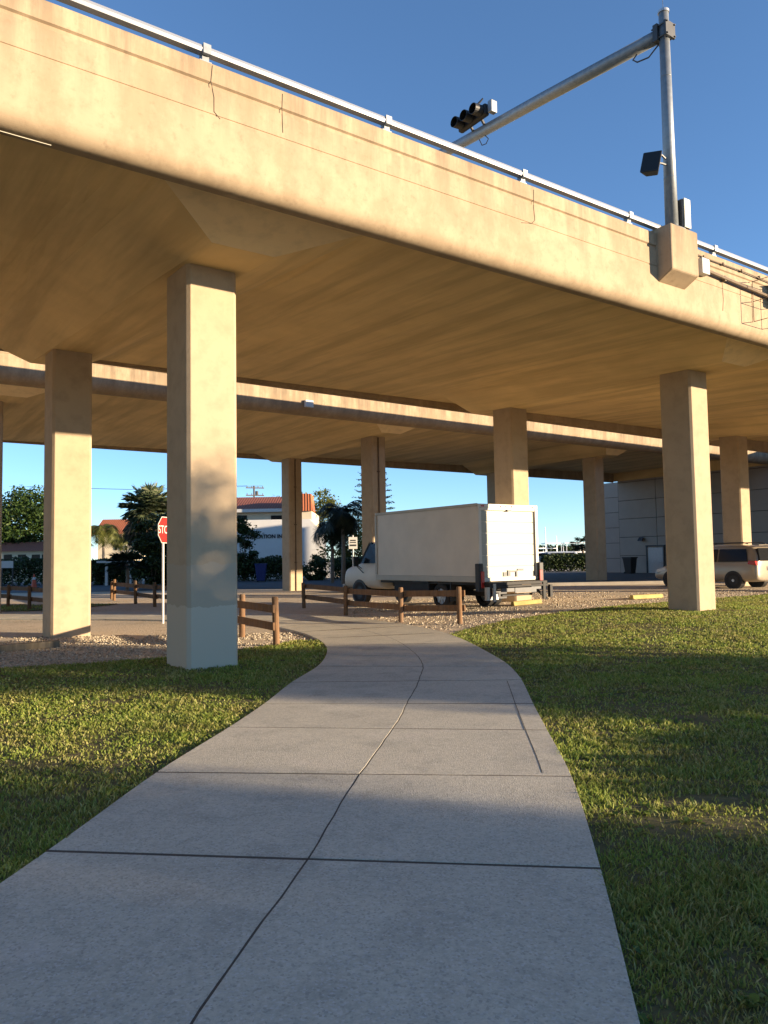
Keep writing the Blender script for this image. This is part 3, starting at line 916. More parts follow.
m = MB(); m.box((.27, -.165, .36), (.20, .03, .58)); m.box((.355, -.02, .36), (.03, .27, .58)); m.build('box_door', M['creambox'], bx, bevel=.008)

# ------------------------------------------------------------------ fences
def post_mb(h, r=.065, tilt=0):
    m = MB(); m.tube([(0, 0, -.2), (0, 0, h - .03), (0, 0, h)], [r, r * .97, r * .80], 12); return m


def fence(label, pts, heights, tail=0.0, rails=(.38, .72), mat='wood', r=.065, side=-1):
    c = Vector((sum(p[0] for p in pts) / len(pts), sum(p[1] for p in pts) / len(pts)))
    root = empty('rail_fence', (pts[0][0], pts[0][1], gz(*pts[0])), 0, label, 'fence', 'low timber rail fences')
    o = Vector((pts[0][0], pts[0][1], gz(*pts[0])))
    for (x, y), h in zip(pts, heights):
        m = post_mb(h, r); lx, ly = random.uniform(-.03, .03), random.uniform(-.03, .03)
        m.v = [(a + x - o.x + lx * c_, b + y - o.y + ly * c_, c_ + gz(x, y) - o.z) for a, b, c_ in m.v]
        m.build('post', M[mat], root, smooth=False)
    for i in range(len(pts) - 1):
        a = Vector((*pts[i], gz(*pts[i]))); b = Vector((*pts[i + 1], gz(*pts[i + 1])))
        d = (b - a).normalized(); nrm = Vector((-d.y, d.x, 0)) * side * (r + .02)
        ext = .10
        for k, rh in enumerate(rails):
            sag = random.uniform(-.03, .03)
            p = a + nrm - d * ext + Vector((0, 0, rh + sag * .5)) - o
            q = b + nrm + d * (tail if (i == len(pts) - 2 and tail) else ext * .6) + Vector((0, 0, rh + sag)) - o
            m = MB(); m.bar(p, q, .045, .15); m.build('rail', M[mat], root, bevel=.006)
    return root


fence('brown timber rail fence running between the path bend and the white box truck', [(1.75, 18.33), (.38, 19.5), (-1.16, 22.57), (-2.76, 26.2)], [.88, .88, .86, .86], side=-1)
fence('short brown timber rail fence coming out from behind the nearest pillar', [(-2.10, 14.87), (-3.09, 16.65)], [.94, .92], tail=.25, side=1)
fence('timber rail fence with pale sunlit posts behind the stop sign', [(-12.25, 34.6), (-11.75, 33.5), (-9.88, 30.6), (-8.47, 28.4), (-7.2, 26.6)], [.8, .92, .92, .9, .9], side=1)
fence('timber rail fence on the far grass at the left edge of the view', [(-18.4, 33.6), (-16.4, 31.6), (-14.57, 29.87), (-12.88, 28.0), (-11.6, 26.6)], [.85, .85, .85, .85, .85], side=1)

# half-buried landscaping timber in the gravel
m = MB(); m.bar((-8.2, 13.9, .05), (-6.45, 15.3, .07), .16, .14)
tag(m.build('landscape_timber', M['wood_grey'], bevel=.02), 'weathered timber lying on the gravel in front of the left pillar', 'timber')

# ------------------------------------------------------------------ parking stops
def wheel_stop(x, y, ang, L, label, scale=1.0):
    m = MB(); m.prism([(-.09, 0), (.09, 0), (.06, .13), (-.06, .13)], 'x', -L / 2, L / 2)
    o = m.build('wheel_stop', M['yellow'], bevel=.015); o.location = (x, y, gz(x, y) + .012); o.rotation_euler = (0, rad(random.uniform(-2, 2)), ang)
    return tag(o, label, 'wheel stop', 'yellow parking stops')


wheel_stop(4.30, 23.6, BR - .1, 1.1, 'short yellow parking stop on the gravel right behind the box truck')
wheel_stop(8.4, 24.9, BR, 1.55, 'yellow parking stop on the gravel left of the right-hand pillar')
wheel_stop(14.6, 28.2, BR, 1.7, 'yellow parking stop on the gravel beside the rear of the beige minivan')
m = MB(); m.box((0, 0, .07), (11, .16, .16)); k = m.build('kerb', M['kerb'], bevel=.02); k.location = (8.2, 36.6, gz(8.2, 36.6)); k.rotation_euler = (0, 0, rad(2)); tag(k, kind='structure')

# ------------------------------------------------------------------ box truck
TR = Vector((2.623, 21.5, 0)) + UX * 1.175
tr = empty('box_truck', (TR.x, TR.y, .10), BR, 'white box truck with roll-up rear door parked on the gravel under the near overpass', 'truck')
W2, L, ZB, ZT = 1.175, 5.07, .84, 3.03


def rect_ring(mb, x0, x1, z0, z1, y0, y1, t):
    mb.box(((x0 + x1) / 2, (y0 + y1) / 2, z1 - t / 2), (x1 - x0, y1 - y0, t)); mb.box(((x0 + x1) / 2, (y0 + y1) / 2, z0 + t / 2), (x1 - x0, y1 - y0, t))
    for x in (x0 + t / 2, x1 - t / 2): mb.box((x, (y0 + y1) / 2, (z0 + z1) / 2), (t, y1 - y0, z1 - z0 - 2 * t - .004))


m = MB(); m.box((0, L / 2 + .03, (ZB + ZT) / 2), (2 * W2 - .03, L - .06, ZT - ZB - .03)); cb = m.build('cargo_box', M['white_paint'], tr, bevel=.02)
m = MB()
for x in (-W2, W2):
    m.bar((x, .02, ZT - .03), (x, L, ZT - .03), .035, .09); m.bar((x, .02, ZB + .07), (x, L, ZB + .07), .03, .17)
    m.bar((x, L - .03, ZB + .17), (x, L - .03, ZT - .08), .03, .10, (0, 1, 0))
m.bar((-W2, L, ZT - .04), (W2, L, ZT - .04), .05, .10)
m.build('trim_rail', M['frame_alu'], cb, bevel=.012)
m = MB(); rect_ring(m, -W2, W2, ZB, ZT, -.02, .10, .11); m.bar((-W2, .04, ZT - .10), (W2, .04, ZT - .10), .09, .16); m.build('rear_frame', M['white_paint'], tr, bevel=.012)
m = MB()
nh = 6
zh0, zh1 = ZB + .10, ZT - .19
for k in range(nh):
    a = zh0 + (zh1 - zh0) * k / nh; b = zh0 + (zh1 - zh0) * (k + 1) / nh
    m.box((0, .045, (a + b) / 2), (2 * W2 - .20, .03, b - a - .012))
m.box((0, .07, (zh0 + zh1) / 2), (2 * W2 - .2, .01, zh1 - zh0))
dr = m.build('rear_door', M['white_door'], tr, bevel=.004)
m = MB(); m.box((-.02, .018, ZB + .22), (.10, .03, .16)); m.box((.16, .015, ZB + .27), (.26, .02, .035)); m.box((.28, .012, ZB + .18), (.05, .025, .20)); m.box((-.18, .018, ZB + .19), (.12, .02, .12)); m.box((.44, .018, ZB + .31), (.24, .02, .05)); m.tube([(W2 - .14, .035, zh0), (W2 - .14, .035, zh1)], .018, 6)
m.build('door_latch', M['darkgrey'], dr)
for x in (-1.02, -.28, -.06, .16, 1.0):
    m = MB(); m.box((x, -.03, ZT - .06), (.10, .03, .045)); m.build('marker_lamp', M['red_lens'], tr)
m = MB(); m.box((.0, -.035, ZT - .17), (.16, .04, .05)); m.build('camera_lamp', M['darkgrey'], tr)
for s in (-1, 1):
    m = MB(); m.box((s * (W2 + .02), -.02, ZB + .12), (.17, .17, .78)); h = m.build('lamp_housing', M['black'], tr, bevel=.02)
    m = MB(); m.box((s * (W2 - .02), -.115, ZB + .06), (.12, .03, .46)); m.build('tail_light', M['red_lens'], h, bevel=.01)
m = MB()
m.box((0, -.20, ZB - .06), (2.25, .36, .09)); m.box((0, -.37, ZB - .14), (2.3, .06, .06)); m.box((.1, -.10, ZB - .22), (1.5, .10, .10)); m.box((.2, -.05, ZB - .40), (1.2, .08, .07))
m.build('lift_gate', M['chassis'], tr, bevel=.01)
m = MB(); m.box((.25, -.36, ZB - .26), (.85, .03, .14)); m.box((.75, -.34, ZB - .20), (.5, .03, .10)); m.box((-.45, -.36, ZB - .24), (.5, .03, .10))
m.build('gate_plate', M['darkgrey'], tr)
for s in (-1, 1):
    m = MB(); m.bar((s * .98, -.38, .30), (s * .98, -.38, ZB - .05), .10, .05, (0, 1, 0)); m.box((s * 1.24, -.38, ZB - .32), (.10, .10, .36)); m.build('gate_post', M['frame_alu'] if s < 0 else M['chassis'], tr)
    m = MB(); m.bar((s * .72, -.15, ZB - .14), (s * 1.18, -.30, .28), .07, .06); m.build('gate_strut', M['chassis'], tr)
m = MB()
for s in (-.42, .42): m.box((s, 3.3, .70), (.10, 6.6, .20))
m.box((0, 1.85, .50), (1.7, .18, .18)); m.box((0, 6.35, .48), (1.6, .18, .18)); m.box((-.75, 3.6, .55), (.55, 1.3, .42)); m.box((.75, 3.9, .55), (.5, .9, .4)); m.box((0, L / 2, ZB - .05), (2.2, L - .3, .08)); m.box((-.9, 2.62, .62), (.4, .5, .4)); m.box((0, 2.9, .45), (.3, 4.0, .15))
m.build('chassis', M['chassis'], tr)
m = MB(); m.box((-W2 + .02, 2.7, ZB - .02), (.04, .80, .07)); m.box((-W2 + .01, 1.9, ZB + .04), (.04, .10, .14)); m.build('side_marker', M['black'], tr)
m = MB(); m.box((-.62, .02, .42), (.34, .02, .20)); m.build('number_plate', M['sign_white'], tr)


def wheel(parent, x, y, r, w, cz, dual=False):
    m = MB(); k = 28
    prof = [(-w / 2, r * .62), (-w / 2, r * .92), (-w / 2 + .03, r), (w / 2 - .03, r), (w / 2, r * .92), (w / 2, r * .62)]
    o = 0
    for a, rr in prof:
        for j in range(k):
            t = 2 * math.pi * j / k; m.v.append((x + a, y + rr * math.cos(t), cz + rr * math.sin(t)))
    for i in range(len(prof) - 1):
        for j in range(k):
            j2 = (j + 1) % k; m.f.append([i * k + j, i * k + j2, (i + 1) * k + j2, (i + 1) * k + j]); m.mi.append(0)
    ty = m.build('wheel', M['tyre'], parent, smooth=False)
    s = -1 if x < 0 else 1
    q = MB(); xo = x + s * (w / 2 - .045)
    q.tube([(xo - s * .05, y, cz), (xo + s * .0, y, cz)], [r * .64, r * .62], 24)
    for j in range(7):
        t = 2 * math.pi * j / 7
        q.bar((xo + s * .012, y + r * .12 * math.cos(t), cz + r * .12 * math.sin(t)), (xo + s * .012, y + r * .56 * math.cos(t), cz + r * .56 * math.sin(t)), .07 * r / .33, .025, (1, 0, 0))
    q.tube([(xo, y, cz), (xo + s * .05, y, cz)], [r * .2, r * .16], 14)
    q.build('rim', M['rim'], ty)
    return ty


for s in (-1, 1):
    wheel(tr, s * .98, 1.81, .385, .25, .385); wheel(tr, s * .70, 1.81, .385, .22, .385); wheel(tr, s * .905, 6.36, .375, .24, .375)
for s in (-1, 1):
    m = MB(); m.prism([(1.30, .25), (1.345, .25), (1.345, .85), (1.30, .85)], 'x', s * .62, s * 1.12); m.build('mud_flap', M['black'], tr)


def loft(stations, name, mat, parent, smooth=True, sub=1):
    """stations: (y, [(x,z)...]) left-half sections mirrored in x"""
    m = MB(); n = None
    for y, sec in stations:
        full = [(x, z) for x, z in sec] + [(-x, z) for x, z in reversed(sec)]
        n = len(full)
        for x, z in full: m.v.append((x, y, z))
    for i in range(len(stations) - 1):
        for k in range(n):
            k2 = (k + 1) % n; m.f.append([i * n + k, i * n + k2, (i + 1) * n + k2, (i + 1) * n + k]); m.mi.append(0)
    m.f.append(list(range(n))); m.mi.append(0)
    m.f.append([(len(stations) - 1) * n + k for k in range(n)][::-1]); m.mi.append(0)
    o = m.build(name, mat, parent, smooth=smooth)
    if sub:
        md = o.modifiers.new('sub', 'SUBSURF'); md.levels = sub; md.render_levels = sub
    return o


def sec(w, zb, zbelt, zr, wr):
    return [(-w * .9, zb), (-w, zb + .14), (-w * 1.0, (zb + zbelt) / 2 + .08), (-w * .97, zbelt), (-wr, zr - .09), (-wr * .86, zr)]


st = [(5.08, sec(1.0, .48, 1.34, 2.20, .86)), (5.10, sec(1.0, .48, 1.34, 2.20, .86)), (5.70, sec(1.0, .48, 1.34, 2.19, .85)), (5.82, sec(1.0, .48, 1.34, 2.14, .84)), (6.40, sec(1.0, .48, 1.33, 1.46, .90)),
      (6.46, sec(1.0, .48, 1.32, 1.41, .91)), (6.52, sec(1.0, .48, 1.31, 1.40, .91)), (7.18, sec(.99, .48, 1.20, 1.31, .88)), (7.30, sec(.98, .48, 1.14, 1.24, .87)), (7.36, sec(.96, .50, 1.02, 1.12, .86)), (7.38, sec(.96, .50, 1.0, 1.1, .86))]
loft(st, 'cab', M['white_paint'], tr, True, 1)
for s in (-1, 1):
    m = MB(); P = [(s * .985, 5.22, 1.38), (s * .985, 6.22, 1.38), (s * .87, 5.80, 2.02), (s * .872, 5.22, 2.06)]
    P2 = [(x * 1.02 + s * .012, y, z) for x, y, z in P]; m.add(P + P2, [(0, 1, 2, 3), (4, 5, 6, 7), (0, 1, 5, 4), (1, 2, 6, 5), (2, 3, 7, 6), (3, 0, 4, 7)]); m.build('side_window', M['glass'], tr)
    m = MB(); m.bar((s * 1.0, 6.28, 1.38), (s * .885, 5.84, 2.08), .035, .05); m.build('door_pillar', M['black'], tr)
    m = MB(); m.box((s * 1.22, 6.22, 1.45), (.18, .06, .34)); m.tube([(s * 1.0, 6.2, 1.20), (s * 1.2, 6.22, 1.34)], .016, 6); m.tube([(s * 1.0, 6.1, 1.05), (s * 1.2, 6.22, 1.30)], .016, 6); m.build('mirror', M['black'], tr)
    m = MB(); m.tube([(s * .80, 6.36, .375), (s * 1.006, 6.36, .375)], .45, 28); m.build('wheel_arch', M['black'], tr)
    m = MB(); m.box((s * .72, 7.38, .92), (.34, .05, .22)); m.build('headlight', M['head_lens'], tr, bevel=.02)
m = MB(); m.add([(-.80, 5.90, 2.10), (.80, 5.90, 2.10), (.88, 6.42, 1.48), (-.88, 6.42, 1.48), (-.80, 5.86, 2.07), (.80, 5.86, 2.07), (.88, 6.38, 1.45), (-.88, 6.38, 1.45)], [(0, 1, 2, 3), (4, 5, 6, 7), (0, 1, 5, 4), (2, 3, 7, 6), (1, 2, 6, 5), (3, 0, 4, 7)]); m.build('windscreen', M['glass'], tr)
m = MB(); m.box((0, 7.39, .86), (.95, .04, .30)); m.build('grille', M['darkgrey'], tr); m = MB(); m.box((0, 7.42, .54), (1.95, .16, .22)); m.build('bumper', M['frame_alu'], tr, bevel=.03)

# ------------------------------------------------------------------ minivan
VP = Vector((14.04, 31.0, 0)) + UX * .83
vn = empty('minivan', (VP.x, VP.y, gz(VP.x, VP.y) + .0), BR, 'beige minivan with roof rails parked at the right edge behind the near pillar', 'minivan')
st = [(-1.00, sec(.80, .36, .92, 1.02, .72)), (-.96, sec(.90, .30, .98, 1.22, .72)), (-.90, sec(.95, .28, 1.02, 1.46, .74)), (-.72, sec(.97, .25, 1.05, 1.70, .74)), (-.3, sec(.98, .24, 1.05, 1.75, .74)), (.8, sec(.985, .24, 1.03, 1.77, .75)), (1.7, sec(.985, .24, 1.00, 1.74, .74)),
      (2.2, sec(.985, .24, .98, 1.60, .74)), (2.8, sec(.98, .24, .95, 1.16, .80)), (2.95, sec(.975, .25, .92, 1.03, .82)), (3.4, sec(.95, .27, .82, .92, .78)), (3.7, sec(.86, .30, .64, .76, .68)), (3.78, sec(.78, .34, .58, .68, .60))]
loft(st, 'body', M['van_paint'], vn, True, 2)
for s in (-1, 1):
    for name, P in (('side_window', [(s * .955, -.62, 1.08), (s * .955, .62, 1.07), (s * .80, .62, 1.58), (s * .80, -.50, 1.57)]), ('side_window', [(s * .955, .70, 1.07), (s * .955, 1.62, 1.04), (s * .80, 1.62, 1.56), (s * .80, .70, 1.58)]),
                    ('side_window', [(s * .955, 1.70, 1.04), (s * .955, 2.55, 1.0), (s * .84, 2.22, 1.38), (s * .80, 1.66, 1.55)])):
        q = [(x * 1.018 + s * .012, y, z) for x, y, z in P]
        m = MB(); m.add(P + q, [(0, 1, 2, 3), (4, 5, 6, 7), (0, 1, 5, 4), (1, 2, 6, 5), (2, 3, 7, 6), (3, 0, 4, 7)]); m.build(name, M['glass'], vn)
    m = MB(); m.prism([(-.98, .92), (-.62, .98), (-.66, 1.12), (-.93, 1.10)], 'x', s * .80, s * .985); m.build('tail_light', M['red_lens'], vn, bevel=.02)
    m = MB(); m.prism([(3.1, .70), (3.58, .62), (3.54, .76), (3.1, .86)], 'x', s * .70, s * .955); m.build('headlight', M['head_lens'], vn, bevel=.02)
    m = MB(); m.tube([(s * .66, -.5, 1.78), (s * .66, -.3, 1.83), (s * .66, 1.6, 1.83), (s * .66, 1.8, 1.77)], .022, 8); m.build('roof_rail', M['darkgrey'], vn)
    m = MB(); m.box((s * 1.06, 2.5, 1.06), (.20, .10, .14)); m.build('mirror', M['van_paint'], vn, bevel=.03)
    for yy in (0, 2.85):
        m = MB(); m.tube([(s * .70, yy, .335), (s * .990, yy, .335)], .375, 28); m.build('wheel_arch', M['black'], vn)
        wheel(vn, s * .892, yy, .325, .22, .325)
m = MB(); m.add([(-.66, -.90, 1.60), (.66, -.90, 1.60), (.78, -1.03, 1.10), (-.78, -1.03, 1.10), (-.66, -.80, 1.57), (.66, -.80, 1.57), (.78, -.90, 1.09), (-.78, -.90, 1.09)], [(0, 1, 2, 3), (4, 5, 6, 7), (0, 1, 5, 4), (2, 3, 7, 6), (1, 2, 6, 5), (3, 0, 4, 7)]); m.build('rear_window', M['glass'], vn)
m = MB(); m.box((0, -1.02, .80), (.46, .02, .16)); m.build('number_plate', M['sign_white'], vn)
m = MB(); m.box((0, -.86, 1.72), (1.3, .16, .03)); m.build('spoiler', M['van_paint'], vn, bevel=.01)

# ------------------------------------------------------------------ signs, cone, bins
def text_mesh(name, s, size, mat, parent, M4, depth=.004, align='CENTER', bold=0.0):
    cu = bpy.data.curves.new(name, 'FONT'); cu.body = s; cu.size = size; cu.align_x = align; cu.align_y = 'CENTER'; cu.extrude = depth; cu.offset = bold
    o = bpy.data.objects.new(name, cu); COL.objects.link(o)
    dg = bpy.context.evaluated_depsgraph_get(); dg.update()
    me = bpy.data.meshes.new_from_object(o.evaluated_get(dg))
    bpy.data.objects.remove(o)
    me.materials.clear(); me.materials.append(mat)
    r = bpy.data.objects.new(name, me); COL.objects.link(r); r.parent = parent; r.matrix_local = M4
    return r


ss = empty('stop_sign', (-5.93, 20.72, 0), rad(79), 'red octagonal stop sign on a white post left of the nearest pillar', 'stop sign')
m = MB(); m.tube([(0, .03, -.2), (0, .03, 2.85)], .032, 10); m.build('post', M['sign_white'], ss)
m = MB(); R8 = .385
oc = [(R8 * math.cos(rad(22.5 + 45 * k)), 2.50 + R8 * math.sin(rad(22.5 + 45 * k))) for k in range(8)]
m.prism(oc, 'y', -.012, -.006); pl = m.build('sign_panel', M['sign_white'], ss)
m = MB(); oc = [(R8 * .945 * math.cos(rad(22.5 + 45 * k)), 2.50 + R8 * .945 * math.sin(rad(22.5 + 45 * k))) for k in range(8)]
m.prism(oc, 'y', -.016, -.009); m.build('sign_face', M['red_sign'], pl)
text_mesh('lettering', 'STOP', .30, M['sign_white'], pl, Matrix.Translation((0, -.019, 2.50)) @ Matrix.Rotation(rad(90), 4, 'X'))

p = at(353, 543, 30)
ps = empty('parking_sign', (p.x, p.y, 0), rad(8), 'small white rectangular parking sign on a thin post in front of the truck cab', 'sign')
m = MB(); m.tube([(0, .03, -.2), (0, .03, p.z + .3)], .03, 8); m.build('post', M['sign_white'], ps)
m = MB(); m.box((0, 0, p.z), (.34, .01, .46)); q = m.build('sign_panel', M['sign_white'], ps, bevel=.003)
m = MB(); m.box((0, -.008, p.z - .09), (.26, .006, .07)); m.box((0, -.008, p.z + .10), (.22, .006, .05)); m.box((0, -.008, p.z + .02), (.24, .006, .04)); m.build('sign_marking', M['darkgrey'], q)

p = at(34, 583, 52)
cn = empty('traffic_cone', (p.x, p.y, .012), 0, 'orange traffic cone with a pale band on the street at the far left', 'cone')
m = MB(); m.box((0, 0, .03), (.5, .5, .06)); m.build('base', M['black'], cn)
m = MB(); m.tube([(0, 0, .06), (0, 0, .95)], [.19, .035], 16); b_ = m.build('cone_body', M['orange'], cn)
m = MB(); m.tube([(0, 0, .58), (0, 0, .74)], [.107, .08], 16, False); m.build('reflective_band', M['sign_white'], b_)

def bin_(p, s, mat, label, rz=0):
    r = empty('wheelie_bin', p, rz, label, 'bin')
    m = MB(); P = []
    for z, w_ in ((.08, .42), (1.0, .60)):
        P += [(-w_ / 2 * s, -w_ / 2 * s, z * s), (w_ / 2 * s, -w_ / 2 * s, z * s), (w_ / 2 * s, w_ / 2 * s, z * s), (-w_ / 2 * s, w_ / 2 * s, z * s)]
    m.add(P, [(3, 2, 1, 0), (4, 5, 6, 7), (0, 1, 5, 4), (1, 2, 6, 5), (2, 3, 7, 6), (3, 0, 4, 7)]); m.build('bin_body', mat, r, bevel=.03)
    m = MB(); m.box((0, 0, 1.03 * s), (.66 * s, .68 * s, .06 * s)); m.box((0, .34 * s, .96 * s), (.5 * s, .08 * s, .05 * s)); m.build('lid', mat, r, bevel=.02)
    for sx in (-1, 1):
        m = MB(); m.tube([(sx * .24 * s, .2 * s, .1 * s), (sx * .19 * s, .2 * s, .1 * s)], .1 * s, 12); m.build('wheel', M['tyre'], r)


p = at(261, 583, 58); bin_((p.x, p.y, 0), 1.3, M['blue_bin'], 'blue wheeled bin among dark bushes before the white wall')
p = at(630.5, 577, 57); bin_((p.x, p.y, .1), 1.25, M['black'], 'black wheeled bin against the grey panelled wall', BR)

# ------------------------------------------------------------------ vegetation
def leaf_quads(C, n, size, rng, flat=.3, aspect=.6):
    """C (n,3) centres -> V,F of random leaf quads"""
    nrm = rng.normal(size=(n, 3)); nrm[:, 2] = np.abs(nrm[:, 2]) + flat
    nrm /= np.linalg.norm(nrm, axis=1)[:, None]
    t = np.cross(nrm, rng.normal(size=(n, 3))); t /= np.linalg.norm(t, axis=1)[:, None]
    b = np.cross(nrm, t)
    s = size * rng.uniform(.6, 1.4, (n, 1))
    V = np.stack([C - t * s, C - b * s * aspect, C + t * s, C + b * s * aspect], 1)
    return V.reshape(-1, 3), (np.arange(n)[:, None] * 4 + np.arange(4)[None])


def clump_points(rng, cen, rx, ry, rz, nclump, per, cr):
    """leaf clumps spread in an ellipsoid shell"""
    d = rng.normal(size=(nclump, 3)); d /= np.linalg.norm(d, axis=1)[:, None]
    r = rng.uniform(.35, 1, (nclump, 1)) ** .6
    cc = d * r * np.array([rx, ry, rz]) * rng.uniform(.8, 1.12, (nclump, 1)) + np.array(cen)
    q = rng.normal(size=(nclump, per, 3)) * cr * rng.uniform(.5, 1.2, (nclump, 1, 1)) * np.array([1, 1, .65])
    return cc, (cc[:, None] + q).reshape(-1, 3)


def broad_tree(name, base, h, crad, label, cat='tree', mat='leaf', seed=1, nclump=70, per=55, leaf=.10, trunk_r=.16, crown_h=None, group=None, crown_off=0):
    rng = np.random.default_rng(seed)
    root = empty(name, base, 0, label, cat, group)
    ch = crown_h or crad * .8
    cen = (crown_off, 0, h - ch)
    cc, P = clump_points(rng, cen, crad, crad, ch, nclump, per, crad * .17)
    P = P[P[:, 2] > .05]
    V, Fc = leaf_quads(P, len(P), leaf, rng)
    np_mesh('crown', V, Fc, M[mat], root)
    m = MB()
    top = Vector((crown_off * .6, 0, h - ch * 1.2))
    m.tube([(0, 0, -.1), (.03, .02, top.z * .5), top], [trunk_r * 1.25, trunk_r, trunk_r * .75], 10)
    for k in rng.choice(len(cc), min(11, len(cc)), False):
        e = Vector(cc[k]); md = top.lerp(e, .55) + Vector((0, 0, -.08 * crad))
        m.tube([top - Vector((0, 0, .1)), md, e], [trunk_r * .5, trunk_r * .3, trunk_r * .08], 6)
    m.build('trunk', M['bark'], root)
    return root


def feather_frond(rng, base, az, el, L, droop, nl, w):
    """pinnate frond: triangles along a drooping rachis"""
    V = []; F = []
    pts = []
    p = np.array(base, float); e = el
    N = 10
    for i in range(N + 1):
        pts.append(p.copy())
        d = np.array([math.cos(az) * math.cos(e), math.sin(az) * math.cos(e), math.sin(e)])
        p = p + d * L / N; e -= droop / N * (1 + i * .12)
    side = np.array([-math.sin(az), math.cos(az), 0])
    for k in range(nl):
        t = .12 + .86 * (k + .5) / nl
        i = min(int(t * N), N - 1); q = pts[i] + (pts[i + 1] - pts[i]) * (t * N - i)
        d = pts[i + 1] - pts[i]; d /= np.linalg.norm(d)
        ll = w * math.sin(math.pi * (.12 + .80 * t)) * rng.uniform(.85, 1.15)
        for s in (-1, 1):
            tip = q + side * s * ll * .85 + d * ll * .55 + np.array([0, 0, -ll * rng.uniform(.15, .6)])
            o = len(V); V += [q - d * .028 * L / 2, q + d * .028 * L / 2, tip]; F.append((o, o + 1, o + 2))
    o = len(V)
    for i in range(N):
        a = .018 * L / 2 * (1 - i / N) + .006
        o = len(V); V += [pts[i] + side * a, pts[i] - side * a, pts[i + 1]]; F.append((o, o + 1, o + 2))
    return V, F


def fan_leaf(rng, base, az, el, pet, R, nb, droop=0):
    V = []; F = []
    d = np.array([math.cos(az) * math.cos(el), math.sin(az) * math.cos(el), math.sin(el)])
    side = np.array([-math.sin(az), math.cos(az), 0]); up = np.cross(d, side)
    h = np.array(base) + d * pet
    V += [np.array(base) + side * .02, np.array(base) - side * .02, h]; F.append((0, 1, 2))
    for k in range(nb):
        a = (k / (nb - 1) - .5) * rad(rng.uniform(215, 250))
        r = R * (1 - .25 * abs(a) / 2) * rng.uniform(.88, 1.1)
        dd = d * math.cos(a) + side * math.sin(a)
        tip = h + dd * r + up * abs(a) * .12 * r + np.array([0, 0, -r * rng.uniform(.05, .38) - droop * r])
        n = np.cross(dd, up); mid = h + dd * r * .5 + up * abs(a) * .05 * r
        wv = n * R * .055
        o = len(V); V += [h, mid - wv, tip, mid + wv]; F += [(o, o + 1, o + 2), (o, o + 2, o + 3)]
    return V, F


def gather(parts):
    V = []; F = []
    for v, f in parts:
        o = len(V); V += list(v); F += [tuple(i + o for i in t) for t in f]
    return np.array(V), np.array(F)


def fan_palm(base, h, R, label, seed, mat='frond', n=46, skirt=26, trunk_r=.17, pet=.7, group=None, rr=.62):
    rng = np.random.default_rng(seed)
    root = empty('fan_palm', base, 0, label, 'palm', group)
    parts = []
    for k in range(n):
        el = math.asin(np.clip(rng.uniform(-.7, 1), -1, 1)); az = rng.uniform(0, 6.283)
        parts.append(fan_leaf(rng, (0, 0, h), az, el, R * pet * rng.uniform(.55, 1.1), R * rr, 17))
    V, F = gather(parts); np_mesh('crown', V, F, M[mat], root)
    if skirt:
        parts = []
        for k in range(skirt):
            parts.append(fan_leaf(rng, (0, 0, h - .15 - .5 * rng.random()), rng.uniform(0, 6.283), rng.uniform(-1.35, -.45), R * .5, R * .55, 12, .3))
        V, F = gather(parts); np_mesh('dead_skirt', V, F, M['frond_dead'], root)
    m = MB(); m.tube([(0, 0, -.1), (.05, 0, h * .5), (0, 0, h)], [trunk_r * 1.15, trunk_r, trunk_r * .95], 12); m.build('trunk', M['palm_bark'], root)
    return root


def feather_palm(base, h, R, label, seed, mat='frond', n=22, trunk_r=.14, group=None, droop=1.5):
    rng = np.random.default_rng(seed)
    root = empty('feather_palm', base, 0, label, 'palm', group)
    parts = []
    for k in range(n):
        parts.append(feather_frond(rng, (0, 0, h), k * 2.4 + rng.uniform(-.2, .2), rng.uniform(-.15, 1.25), R * rng.uniform(.85, 1.15), droop * rng.uniform(.8, 1.25), 34, R * .42))
    V, F = gather(parts); np_mesh('crown', V, F, M[mat], root)
    m = MB(); m.tube([(0, 0, -.1), (.04, .03, h * .5), (0, 0, h + .15)], [trunk_r * 1.25, trunk_r, trunk_r * .8], 12); m.build('trunk', M['palm_bark'], root)
    return root


def hedge(name, a, b, depth, h, label, seed, mat='leaf_dark', cat='hedge', n=9000, leaf=.09):
    rng = np.random.default_rng(seed)
    a = Vector(a); b = Vector(b); d = b - a; Ln = d.length; d.normalize(); nr = Vector((-d.y, d.x))
    x = rng.uniform(0, Ln, n); y = rng.uniform(-.5, .5, n) * depth; z = rng.random(n) ** .6
    top = h * (.82 + .36 * fbm(x * .8 + seed, y + 3, seed)) * np.clip(1.15 - (np.abs(y) / depth * 2) ** 3 * .4, .5, 1)
    P = np.stack([d.x * x + nr.x * y, d.y * x + nr.y * y, z * top], 1)
    V, F = leaf_quads(P, n, leaf, rng)
    o = np_mesh(name, V, F, M[mat]); o.location = (a.x, a.y, gz(a.x, a.y))
    return tag(o, label, cat)


def bush(p, rx, h, label, seed, mat='leaf_dark', n=3500, leaf=.10):
    rng = np.random.default_rng(seed)
    cc, P = clump_points(rng, (0, 0, h * .5), rx, rx, h * .5, 26, n // 26, rx * .22)
    P = P[P[:, 2] > .02]; V, F = leaf_quads(P, len(P), leaf, rng)
    root = empty('shrub', p, 0, label, 'shrub')
    np_mesh('foliage', V, F, M[mat], root)
    m = MB()
    for k in range(6):
        e = cc[k]; m.tube([(0, 0, -.05), (e[0] * .5, e[1] * .5, e[2] * .5), tuple(e)], [.05, .035, .012], 6)
    m.build('stem', M['bark'], root)
    return root


def g0(x, Y):
    p = at(x, 560, Y); return (p.x, p.y, 0)


